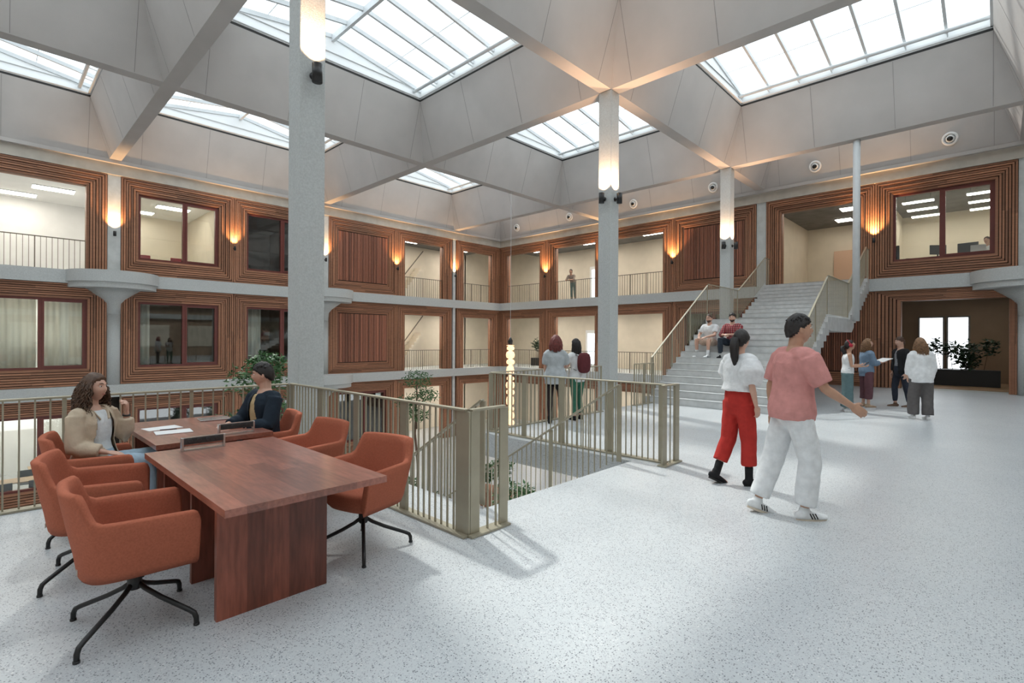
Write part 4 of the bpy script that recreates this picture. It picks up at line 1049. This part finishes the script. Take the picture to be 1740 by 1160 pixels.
    remeshed(b, 'body', SKIN[skin], r, vox*.8, 2)
    # ---- face parts
    for sg in (-1, 1):
        e = MB().ell((0, 0, 0), (.0105, .0110, .0075), 12, 8, hcs); o = e.build('eye', EYE, r); o.location = hc+hcs @ V((sg*.031, .0748, .010))
        e = MB().ell((0, 0, 0), (.0058, .0045, .0058), 10, 6, hcs); i_ = e.build('iris', IRIS, o); i_.location = hcs @ V((0, .0085, 0))
    MB().ell(hc+hcs @ V((0, .0835, -.059)), (.020, .0065, .0055), 14, 8, hcs).build('lips', LIP, r)
    hm = hairm(hair[0]) if hair else None
    if hair:
        bw = MB()
        for sg in (-1, 1): bw.tube([hc+hcs @ V((sg*x, y, z)) for x, y, z in ((.016, .0935, .031), (.032, .0915, .037), (.048, .080, .033))], [.003, .0038, .002], n=6)
        bw.build('eyebrows', hm, r)
    if glasses:
        g = MB()
        for sg in (-1, 1):
            g.tube([hc+hcs @ V((sg*.032+.022*math.cos(a), .103, .010+.017*math.sin(a))) for a in [i*math.pi/6 for i in range(13)]], .0022, n=5)
            g.tube([hc+hcs @ V((sg*.054, .10, .014)), hc+hcs @ V((sg*.080, .02, .014)), hc+hcs @ V((sg*.080, -.01, .006))], .002, n=5)
        g.tube([hc+hcs @ V((-.010, .104, .014)), hc+hcs @ V((.010, .104, .014))], .002, n=5); g.build('glasses', M['black'], r)
    if hair:
        st = hair[1]; h = MB(); sd = int(abs(loc[0]*100)) % 97
        if st == 'short': hair_cap(h, hc, hcs, 1.12, .56, sd, vol=(1.0, 1.02, 1.06)); locks(h, hc, hcs, 60, .03, .012, .006, sd, back=(-3.1, 3.1), zs=(.085, .118), spread=.012, n_seg=4)
        elif st == 'buzz': hair_cap(h, hc, hcs, 1.05, .60, sd)
        elif st == 'long': hair_cap(h, hc, hcs, 1.15, .52, sd); locks(h, hc, hcs, 90, hair[2]*k, .017, .006, sd, back=(-1.75, 1.75), spread=.02, curl=.5)
        elif st == 'bob': hair_cap(h, hc, hcs, 1.22, .50, sd, vol=(1.08, 1.02, 1.0)); locks(h, hc, hcs, 110, hair[2]*k, .019, .010, sd, back=(-2.1, 2.1), spread=.035, curl=.6)
        elif st == 'curly': hair_cap(h, hc, hcs, 1.15, .72, sd, vol=(1.06, 1.0, 1.04)); locks(h, hc, hcs, 330, hair[2]*k, .0068, .012, sd, back=(-2.0, 2.0), spread=.045, zs=(-.02, .11), curl=1.3, n_seg=26)
        elif st == 'pony':
            hair_cap(h, hc, hcs, 1.14, .52, sd, vol=(1.04, 1.04, 1.02)); p = hc+hcs @ V((0, -.115, .03))
            for q in range(16):
                a = q*.39; o_ = V((math.cos(a), math.sin(a), 0))*.018
                h.tube([p, p+hcs @ V((0, -.05, .005))+o_, p+hcs @ V((0, -.07, -.09))+o_*1.8, p+hcs @ V((0, -.065, -.2))+o_*1.6, p+hcs @ V((.01, -.055, -.30-.004*q))+o_*.6], [.016, .02, .02, .016, .005], n=7)
        h.build('hair', hm, r)
    if beard:
        bd = MB(); bd.ell(hc, (.078, .098, .120), 36, 26, hcs, fn=lambda p, dd: (headfn(0)(p, dd)*1.02 if (p.z < -.050 and p.y > .0 and not (abs(p.x) < .022 and abs(p.z+.058) < .008)) else p*.84)); bd.build('beard', hairm(beard), r)
    # ---- clothes
    def sleeve(mb, S_, E_, W_, ln, off, puff=0.):
        mb.tube([sp(.43), S_*.9+sp(.435)*.1], [(.05*gs+off)*k, (.054*gs+off)*k], n=12)
        if ln <= .5: mb.tube([S_, S_.lerp(E_, ln)], [(.056*gs+off)*k, (.052*gs+off*1.7+puff)*k], n=14, flat=True)
        elif ln <= 1: mb.tube([S_, S_.lerp(E_, .5), S_.lerp(E_, ln)], [(.056*gs+off)*k, (.048*gs+off+puff)*k, (.042*gs+off)*k], n=14, flat=True)
        else: mb.tube([S_, S_.lerp(E_, .4), S_.lerp(E_, .85), E_, E_.lerp(W_, .3), E_.lerp(W_, (ln-1))], [(.056*gs+off)*k, (.048*gs+off+puff*.5)*k, (.042*gs+off+puff)*k, (.041*gs+off+puff)*k, (.041*gs+off+puff)*k, (.032*gs+off)*k], n=14, flat=True)
    if tights:
        t = MB()
        for Hh, K, A in ((hR, kR, aR), (hL, kL, aL)): t.tube([Hh+Z*.03, Hh.lerp(K, .3), Hh.lerp(K, .75), K, K.lerp(A, .28), K.lerp(A, .7), A-Z*.03], [.088*k, .083*k, .066*k, .058*k, .059*k, .043*k, .039*k], n=14)
        remeshed(t, 'tights', tights, r, cv, 2)
    if bottom:
        kind, bm_, par = bottom; t = MB(); off = par.get('off', .012)
        lo, hi = sp(-.10), sp(par.get('rise', .09))
        t.tube([sp(-.09), sp(-.03), sp(.05), sp(par.get('rise', .10))], [((q[0]+off)*k, (q[1]+off)*k) for q in ((.13, .105), (.168, .122), (.16, .118), (.145, .108))], right=X, n=22)
        w = par.get('w', (.092, .084, .066, .062, .05)); ln = par.get('len', .93)
        if kind == 'skirt':
            m = (kR+kL)/2; q = Pp-Z*.02; t.tube([q, q.lerp(m, .4), q.lerp(m, ln)], [(.18*k, .13*k), (.185*k, .15*k), (.19*k, .16*k)], right=X, n=22)
        else:
            for Hh, K, A in ((hR, kR, aR), (hL, kL, aL)):
                if ln <= .5: t.tube([Hh, Hh.lerp(K, .5), Hh.lerp(K, ln*2)], [w[0]*k, w[1]*k, w[2]*k], n=16, flat=True)
                else: t.tube([Hh, Hh.lerp(K, .35), Hh.lerp(K, .8), K, K.lerp(A, .4), K.lerp(A, (ln-.5)*2)], [w[0]*k, w[1]*k, (w[1]+w[2])/2*k, w[2]*k, w[3]*k, w[4]*k], n=16, flat=True)
        remeshed(t, {'skirt': 'skirt', 'shorts': 'shorts'}.get(kind, 'trousers'), bm_, r, cv, 3, amp=.007*k, floor=.005+seatfloor)
    if top:
        tm, par = top; t = MB(); torso(t, par.get('off', .012), par.get('hem', -.06), par.get('neck', .462), par.get('flare', 0.))
        if par.get('sleeve', .6):
            for a_ in ((sR, eR, wR), (sL, eL, wL)): sleeve(t, *a_, par.get('sleeve', .5), par.get('off', .012)+.002, par.get('puff', 0.))
        o = remeshed(t, par.get('name', 'shirt'), tm, r, cv, 3, amp=.007*k)
        if par.get('stripe'): pass
    if jacket:
        jm, par = jacket; t = MB(); torso(t, par.get('off', .028), par.get('hem', -.12), .468, par.get('flare', .01))
        for a_ in ((sR, eR, wR), (sL, eL, wL)): sleeve(t, *a_, par.get('sleeve', 1.85), par.get('off', .028)-.008, par.get('puff', .006))
        w0, w1 = par.get('open', (.10, .035)); inv = Pp
        def cutf(c):
            q = c-sp(0); z = q.dot(s)/k; y = (q-s*q.dot(s)).dot(Fw)-curve*k*.5; x = q.dot(X)
            ww = (w0+(w1-w0)*min(1, max(0, z/.45)))*k
            return (y > .03*k and abs(x) < ww and -.2 < z < .52) and min((c-sR.lerp(eR, f)).length for f in (.1, .35, .6, .85)) > .085*k and min((c-sL.lerp(eL, f)).length for f in (.1, .35, .6, .85)) > .085*k and (c-wR).length > .1*k and (c-wL).length > .1*k and min((c-eR.lerp(wR, f)).length for f in (0, .3, .6, .9)) > .075*k and min((c-eL.lerp(wL, f)).length for f in (0, .3, .6, .9)) > .075*k
        remeshed(t, 'jacket', jm, r, cv, 3, amp=.009*k, cut=cutf, thick=.006)
        # collar
        cl = MB(); rr = .085*k
        for sg in (-1, 1): cl.tube([sp(.475)-Fw*.055*k, sp(.485)+X*sg*.07*k-Fw*.01*k, sp(.45)+X*sg*.062*k+Fw*.07*k, sp(.38)+X*sg*.045*k+Fw*.115*k], [(.010, .022), (.010, .026), (.008, .026), (.006, .012)], n=8)
        cl.build('collar', jm, r)
    if shoes:
        for A, K, toe in ((aR, kR, toeR), (aL, kL, toeL)):
            t = d(toe); side = t.cross(Z).normalized(); up = side.cross(t); sh = MB(); a = A-up*.045*k; hi_ = shoes[1].get('high', 0)
            sh.tube([a-t*.055*k, a-t*.02*k, a+t*.06*k-up*.006*k, a+t*.13*k-up*.012*k, a+t*.175*k-up*.014*k], [(.030*k, .036*k), (.037*k, .042*k), (.042*k, .036*k), (.044*k, .028*k), (.034*k, .020*k)], right=side, n=14)
            sh.tube([A-up*.04*k, A+(K-A).normalized()*(.0+hi_)*k], [.043*k, .044*k], n=12)
            so = a+up*(-.034*k)
            o = remeshed(sh, 'shoe', shoes[0], r, .009, 2)
            sl_ = MB(); pr = []
            for i in range(20):
                an = 2*math.pi*i/20; px_ = math.sin(an)*(.040+.006*math.cos(an))*k; py_ = (.058+.128*math.cos(an))*k; pr.append((px_, py_))
            vs = [so+side*x+t*y-up*q*k for q in (-.004, .015) for x, y in pr]; n_ = 20
            sl_.add(vs, [tuple(range(n_)), tuple(range(n_, 2*n_))[::-1]]+[(i, n_+i, n_+(i+1) % n_, (i+1) % n_) for i in range(n_)], .5)
            q = sl_.build('sole', shoes[1].get('sole', M['white']), o)
            if shoes[1].get('stripes'):
                for j in range(3):
                    for sg in (-1, 1):
                        c = a+t*(.035+.022*j)*k+side*sg*.041*k; e = MB(); e.beam(c+up*.022*k-t*.008*k-side*sg*.007*k, c-up*.020*k+t*.010*k+side*sg*.003*k, .009*k, .006*k, up=side); e.build('stripe', M['black'], o)
    if socks:
        for K, A in ((kR, aR), (kL, aL)):
            MB().tube([A-Z*.03*k, A+(K-A).normalized()*.12*k], [.040*k, .044*k], n=14).build('sock', socks, r)
    r['_j'] = 0
    return r, dict(sR=sR, sL=sL, wR=wR, wL=wL, eR=eR, eL=eL, hc=hc, hcs=hcs, sp=sp, X=X, F=Fw, k=k)

white_ = cloth('white', (.74, .75, .76)); ltgrey = cloth('lightgrey', (.50, .53, .57)); denim = cloth('denim', (.16, .24, .34)); blackc = cloth('black', (.018, .018, .02))
SIT = dict(hz=.585)
# 1 seated woman, beige blazer, hand raised to her chin, looking at the man
r, J = figure('seated woman with curly brown hair in beige blazer, hand raised near her chin', (17.22, -22.00, 0), R(-50), 1.66, True, 'light', hz=.575, lean=(-.0, -.14), curve=.03,
    head=(R(8), R(-4), R(-4)), armL=((-.30, .40, -.9), (.12, .16, 1.0)), armR=((.16, .12, -1), (-.45, .85, -.22)),
    legR=((-.50, .85, .06), (.05, .12, -1)), legL=((-.75, .75, .06), (-.02, -.1, -1)), handL=dict(palm=(.5, -.8, .1), curl=1.3), handR=dict(palm=(-.2, 0, -1), curl=.6), vox=.008,
    top=(cloth('striped_tee', (.66, .70, .72)), dict(hem=-.02, sleeve=0)), bottom=('trousers', cloth('lightjeans', (.36, .47, .56)), dict(w=(.10, .095, .078, .07, .062))),
    jacket=(cloth('beige', (.54, .44, .33)), dict(off=.034, hem=-.10, open=(.13, .075), sleeve=1.75, puff=.007)), shoes=(white_, {}), hair=('curl', 'curly', .24))
w = J['wL']; f = (J['wL']-J['eL']).normalized()
MB().lathe([(.0285, -.008), (.031, 0), (.0285, .008)], (0, 0, 0), 18).build('watch_strap', M['black'], r).matrix_local = Matrix.Translation(w-f*.03) @ f.to_track_quat('Z', 'X').to_matrix().to_4x4()
# 2 seated man
r, J = figure('seated man in open dark navy shirt over a sand tee, looking left across the table', (17.12, -20.58, 0), R(190), 1.76, False, 'light', hz=.58, lean=(0, -.10), curve=.03,
    head=(R(-40), R(2), 0), armR=((.20, .42, -.9), (-.55, .95, -.05)), armL=((-.20, .35, -.92), (.55, .95, -.02)), legR=((.30, 1, .04), (.02, .05, -1)), legL=((.04, 1, .04), (-.02, .05, -1)),
    handR=dict(palm=(0, .1, -1), curl=.5), handL=dict(palm=(0, .1, -1), curl=.5), vox=.008, top=(cloth('sand', (.52, .40, .23)), dict(hem=-.04, sleeve=0)),
    bottom=('trousers', denim, dict(w=(.10, .095, .075, .07, .06))), jacket=(cloth('navy', (.018, .028, .042)), dict(off=.026, open=(.10, .035), hem=-.09, sleeve=1.8)), shoes=(blackc, {}), hair=('dark', 'short'))
MB().lathe([(.030, -.01), (.033, 0), (.030, .01)], (0, 0, 0), 18).build('watch_strap', M['black'], r).matrix_local = Matrix.Translation(J['wL']-(J['wL']-J['eL']).normalized()*.03) @ (J['wL']-J['eL']).to_track_quat('Z', 'X').to_matrix().to_4x4()
# 3, 4 the women at the rail
figure('woman with dark red hair seen from behind in loose grey tee and black tights', (16.48, -14.80, 0), R(35), 1.72, True, vox=.013, lean=(0, .02), head=(R(-10), R(-8), 0),
    armR=((.25, .30, -1), (-.05, .95, -.10)), armL=((-.16, .02, -1), (-.02, .35, -1)), legR=((.03, 0, -1), (0, -.04, -1)), legL=((-.03, .05, -1), (0, -.06, -1)), handR=dict(palm=(0, 0, 1), curl=.8),
    top=(cloth('greytee', (.42, .45, .47)), dict(off=.030, hem=-.17, sleeve=.85, flare=.05, puff=.01)), bottom=('shorts', blackc, dict(len=.2, w=(.11, .11, .11))), tights=cloth('tights', (.035, .025, .025), .6), shoes=(blackc, {'sole': M['black'], 'high': .05}), hair=('red', 'bob', .20))
r, J = figure('woman with long black hair, white tee, green trousers and burgundy backpack at the railing', (16.54, -14.15, 0), R(78), 1.66, True, 'light', vox=.013, lean=(0, .06), head=(R(4), R(-14), 0),
    armR=((.10, .10, -1), (-.10, .35, -1)), armL=((-.1, .45, -1), (.1, 1, .1)), legR=((.02, .10, -1), (0, -.10, -1)), legL=((-.02, -.05, -1), (0, -.04, -1)), handL=dict(palm=(0, 0, 1), curl=.8),
    top=(white_, dict(off=.022, hem=-.13, sleeve=.55, flare=.015)), bottom=('trousers', cloth('green', (.05, .17, .11)), dict(w=(.10, .085, .062, .056, .048))), shoes=(blackc, {'sole': M['white']}), hair=('dark', 'long', .34))
bp = MB(); c = J['sp'](.27)-J['F']*.22; bp.ell(c, (.145, .10, .22), 20, 14, fn=lambda p, d_: V((math.copysign(abs(d_.x)**.6, d_.x)*.145, math.copysign(abs(d_.y)**.7, d_.y)*.09, math.copysign(abs(d_.z)**.7, d_.z)*.21)))
bk = bp.build('backpack', cloth('burgundy', (.12, .03, .035)), None); bk.location = (16.54, -14.15, 0); bk.rotation_euler = (0, 0, R(78)); tag(bk, 'burgundy backpack worn by the black-haired woman at the railing', 'backpack')
st = MB()
for sg in (-1, 1): st.tube([J['sp'](.42)-J['F']*.14+J['X']*sg*.07, J['sp'](.475)+J['X']*sg*.10, J['sp'](.38)+J['F']*.145+J['X']*sg*.10, J['sp'](.20)+J['F']*.12+J['X']*sg*.13, J['sp'](.12)-J['F']*.12+J['X']*sg*.13], (.018, .005), n=6)
st.build('strap', M['black'], bk)
# 5 person leaning on the upper gallery railing
figure('person in pale top and jeans leaning on the upper gallery railing of the back facade', (5.45, .42, ZS), R(180+10), 1.72, False, 'tan', vox=.018, lean=(.0, .42), curve=.05, head=(0, R(-22), 0), armR=((.12, .55, -.8), (-.3, .95, -.15)), armL=((-.12, .55, -.8), (.3, .95, -.15)),
    legR=((.04, -.10, -1), (0, -.02, -1)), legL=((-.04, .06, -1), (0, -.18, -1)), top=(cloth('taupe', (.36, .29, .24)), dict(sleeve=1.3)), bottom=('trousers', cloth('greenjeans', (.20, .27, .25)), dict()), shoes=(blackc, {}), hair=('dark', 'short'))
# 6, 7 the men on the stair
zf, yf = ST[2]*7, -7.82
figure('man in white polo and pale shorts sitting on the stair, hands between his knees', (16.72, yf, zf), R(180-12), 1.78, False, 'light', hz=.445, vox=.014, lean=(0, .16), curve=-.02, head=(R(6), R(-4), 0), armR=((.22, .55, -.85), (-.55, .85, -.25)), armL=((-.22, .55, -.85), (.55, .85, -.25)),
    legR=((.26, 1, .22), (.02, -.12, -1)), legL=((-.26, 1, .22), (-.02, .10, -1)), handR=dict(palm=(-.4, 0, -1), curl=.9), handL=dict(palm=(.4, 0, -1), curl=.9), top=(white_, dict(off=.024, sleeve=.7)), bottom=('shorts', cloth('khaki', (.55, .43, .35)), dict(len=.44, w=(.11, .105, .085))), shoes=(white_, {'stripes': 1, 'sole': M['white']}), hair=('brown', 'buzz'), beard='brown', glasses=True, socks=white_, group=None)
r, J = figure('bearded man in red checked shirt sitting on the stair beside the man in white', (17.36, yf, zf), R(180-4), 1.80, False, 'light', hz=.445, vox=.014, lean=(0, .14), curve=-.02, head=(R(14), R(0), 0), armR=((.25, .5, -.85), (-.8, .7, .0)), armL=((-.25, .5, -.85), (.8, .75, .05)),
    legR=((.2, 1, .22), (.0, -.05, -1)), legL=((-.2, 1, .22), (-.0, .05, -1)), handR=dict(palm=(-.4, 0, -1), curl=.8), handL=dict(palm=(.4, 0, -1), curl=.8), top=(cloth('redshirt', (.34, .05, .06)), dict(off=.024, sleeve=1.3)), bottom=('trousers', cloth('darkjeans', (.035, .045, .06)), dict(w=(.105, .10, .08, .072, .062))), shoes=(blackc, {'sole': M['white']}), hair=('dark', 'short'), beard='dark')
m_ = CL['redshirt']; nt = m_.node_tree; bs = nt.nodes['Principled BSDF']; tc = nt.nodes.new('ShaderNodeTexCoord'); src = bs.inputs['Base Color'].links[0].from_socket; prev = src
for ax in ('X', 'Z'):
    wv = nt.nodes.new('ShaderNodeTexWave'); wv.bands_direction = ax; wv.inputs['Scale'].default_value = 5.5; nt.links.new(tc.outputs['Object'], wv.inputs[0])
    gt = nt.nodes.new('ShaderNodeMath'); gt.operation = 'GREATER_THAN'; gt.inputs[1].default_value = .72; nt.links.new(wv.outputs['Fac'], gt.inputs[0])
    mu = nt.nodes.new('ShaderNodeMath'); mu.operation = 'MULTIPLY'; mu.inputs[1].default_value = .6; nt.links.new(gt.outputs[0], mu.inputs[0])
    mx = nt.nodes.new('ShaderNodeMix'); mx.data_type = 'RGBA'; nt.links.new(mu.outputs[0], mx.inputs[0]); nt.links.new(prev, mx.inputs[6]); mx.inputs[7].default_value = (.50, .36, .34, 1) if ax == 'X' else (.04, .015, .025, 1); prev = mx.outputs[2]
nt.links.new(prev, bs.inputs['Base Color'])
# 8, 9 the two walking in front
figure('walking woman with black ponytail, puffy white blouse and cropped red trousers', (20.66, -16.60, 0), R(-28), 1.76, True, 'light', vox=.010, lean=(0, .03), head=(R(24), R(-3), 0), armR=((.30, -.20, -1), (.02, .25, -1)), armL=((-.22, .30, -1), (0, .55, -1)),
    legR=((.03, .10, -1), (0, .02, -1)), legL=((-.01, -.12, -1), (0, -.42, -.9)), toeL=(0, 1, -.45), top=(white_, dict(off=.045, hem=.10, sleeve=.98, puff=.05, flare=.05, name='blouse')), bottom=('trousers', cloth('redpants', (.44, .035, .028)), dict(len=.83, w=(.108, .098, .082, .080, .082), rise=.16)), shoes=(blackc, {'sole': M['black'], 'high': .02}), socks=blackc, hair=('dark', 'pony'))
figure('walking man in pink tee, white trousers and striped white sneakers, mid-stride', (21.42, -17.36, 0), R(-47), 1.89, False, 'tan', vox=.010, lean=(0, .05), head=(R(-8), R(-4), 0), armR=((.22, .42, -.92), (.02, .95, -.62)), armL=((-.2, -.30, -1), (0, .05, -1)), handR=dict(curl=.35),
    legR=((.02, .26, -1), (0, -.12, -1)), legL=((-.02, -.24, -1), (0, -.36, -1)), toeR=(0, 1, 0), toeL=(0, 1, -.35), top=(cloth('pink', (.60, .27, .25)), dict(off=.032, hem=-.10, sleeve=.85, flare=.035, puff=.01)), bottom=('trousers', white_, dict(w=(.112, .104, .088, .088, .084), len=.95)), shoes=(white_, {'stripes': 1, 'sole': cloth('cream_sole', (.6, .52, .42))}), hair=('dark', 'short'))
# 10-13 the group by the stair
r, J = figure('woman with red headphones, sleeveless white top and wide teal trousers looking down', (20.25, -8.48, 0), R(-70), 1.66, True, 'tan', vox=.013, lean=(0, .05), head=(0, R(-26), 0), armR=((.10, .12, -1), (-.10, 1, .0)), armL=((-.1, .12, -1), (.1, 1, .12)), legR=((.03, .0, -1), (0, -.02, -1)), legL=((-.03, .02, -1), (0, -.04, -1)), handR=dict(palm=(0, 0, 1), curl=.7), handL=dict(palm=(0, 0, 1), curl=.7),
    top=(white_, dict(sleeve=0, off=.02, hem=-.02)), bottom=('trousers', cloth('teal', (.11, .17, .18)), dict(w=(.112, .11, .108, .112, .118), len=.97, rise=.12)), shoes=(white_, {'sole': M['white']}), hair=('dark', 'pony'))
hp = MB(); hc = J['hc']; q = J['hcs']; pts = [q @ V((.10*math.cos(a), -.0, .135*math.sin(a))) for a in [i*math.pi/10 for i in range(11)]]
hp.tube(pts, .012, n=8); ho = hp.build('headphones', cloth('hpred', (.42, .03, .05), .4)); ho.location = Matrix.Translation((20.25, -8.48, 0)) @ (Matrix.Rotation(R(-70), 4, 'Z') @ hc); ho.rotation_euler = (0, 0, R(-70)); tag(ho, 'red over-ear headphones on the woman in sleeveless white', 'headphones')
for sg in (-1, 1): MB().ell(q @ V((sg*.098, 0, -.005)), (.028, .042, .048), 14, 10, q).build('ear_cup', cloth('hpred', (.42, .03, .05), .4), ho)
def held(name, person_loc, rz, p, size, tilt, m, label, cat):
    o = MB().box(-size[0]/2, size[0]/2, -size[1]/2, size[1]/2, 0, size[2]).build(name, m); o.matrix_world = Matrix.Translation(person_loc) @ Matrix.Rotation(rz, 4, 'Z') @ Matrix.Translation(p) @ Matrix.Rotation(tilt, 4, 'X'); return tag(o, label, cat)
c = (J['wR']+J['wL'])/2
held('phone', V((20.25, -8.48, 0)), R(-70), c+V((0, .09, .03)), (.075, .15, .008), R(45), M['black'], 'dark phone in the hands of the headphone woman', 'phone')
r, J = figure('woman with wavy light brown hair and blue denim jacket reading an open paper', (20.42, -7.20, 0), R(-50), 1.70, True, 'light', vox=.013, lean=(0, .02), head=(R(-20), R(-14), 0), armR=((.14, .25, -1), (-.22, 1, .12)), armL=((-.14, .25, -1), (.22, 1, .12)), legR=((.03, .0, -1), (0, -.02, -1)), legL=((-.03, .06, -1), (0, -.08, -1)), handR=dict(palm=(0, 0, 1), curl=.6), handL=dict(palm=(0, 0, 1), curl=.6),
    top=(cloth('darkgreen', (.02, .06, .05)), dict(sleeve=0)), bottom=('trousers', cloth('mauve', (.13, .06, .07)), dict(w=(.11, .105, .095, .09, .085), len=.84)), jacket=(cloth('denimjacket', (.17, .24, .33)), dict(off=.034, hem=-.16, open=(.05, .03), sleeve=1.6, puff=.012)), shoes=(cloth('tanshoe', (.45, .32, .22)), {}), hair=('blond', 'curly', .22))
c = (J['wR']+J['wL'])/2
held('brochure', V((20.42, -7.20, 0)), R(-50), c+V((0, .10, .05)), (.40, .27, .008), R(20), M['paper'], 'open white brochure held by the woman in denim', 'brochure')
figure('man in black jacket and jeans half hidden behind the white blouse', (21.05, -6.55, 0), R(-230), 1.76, False, 'light', vox=.014, lean=(0, .0), head=(0, 0, 0), legR=((.08, .16, -1), (0, -.05, -1)), legL=((-.05, -.12, -1), (0, -.2, -1)), top=(cloth('greytop', (.25, .26, .28)), dict(sleeve=0)), jacket=(blackc, dict(off=.03)), bottom=('trousers', cloth('darkjeans2', (.03, .035, .05)), {}), shoes=(cloth('brownshoe', (.16, .10, .07)), {}), hair=('brown', 'short'))
figure('woman with long curly hair, white blouse and loose grey trousers, seen from behind', (21.65, -8.80, 0), R(30), 1.72, True, 'light', vox=.013, lean=(0, .02), head=(R(22), 0, 0), armR=((.14, -.08, -1), (-.04, .20, -1)), armL=((-.18, .05, -1), (-.0, .32, -1)), legR=((.04, .02, -1), (0, -.06, -1)), legL=((-.06, .14, -1), (0, .02, -1)),
    top=(white_, dict(off=.036, hem=-.16, sleeve=1.75, puff=.010, flare=.045, name='blouse')), bottom=('trousers', cloth('grey_trousers', (.12, .11, .11)), dict(w=(.118, .115, .105, .105, .105), len=.98)), shoes=(white_, {}), hair=('blond', 'curly', .30))
# 14 office worker
figure('office worker in white shirt behind the right pane of the office window', (22.55, 1.72, ZS), R(180-20), 1.75, False, 'light', hz=.60, vox=.018, lean=(0, .05), head=(0, R(-10), 0), armR=((.2, .4, -1), (-.1, 1, .1)), armL=((-.2, .4, -1), (.1, 1, .1)), legR=((.1, 1, 0), (0, .0, -1)), legL=((-.1, 1, 0), (0, .0, -1)), top=(white_, dict(sleeve=1.6, off=.02)), bottom=('trousers', denim, {}), shoes=(blackc, {}), hair=('brown', 'short'))
for o in bpy.data.objects:
    for kk in ('_o', '_j'):
        if kk in o: del o[kk]
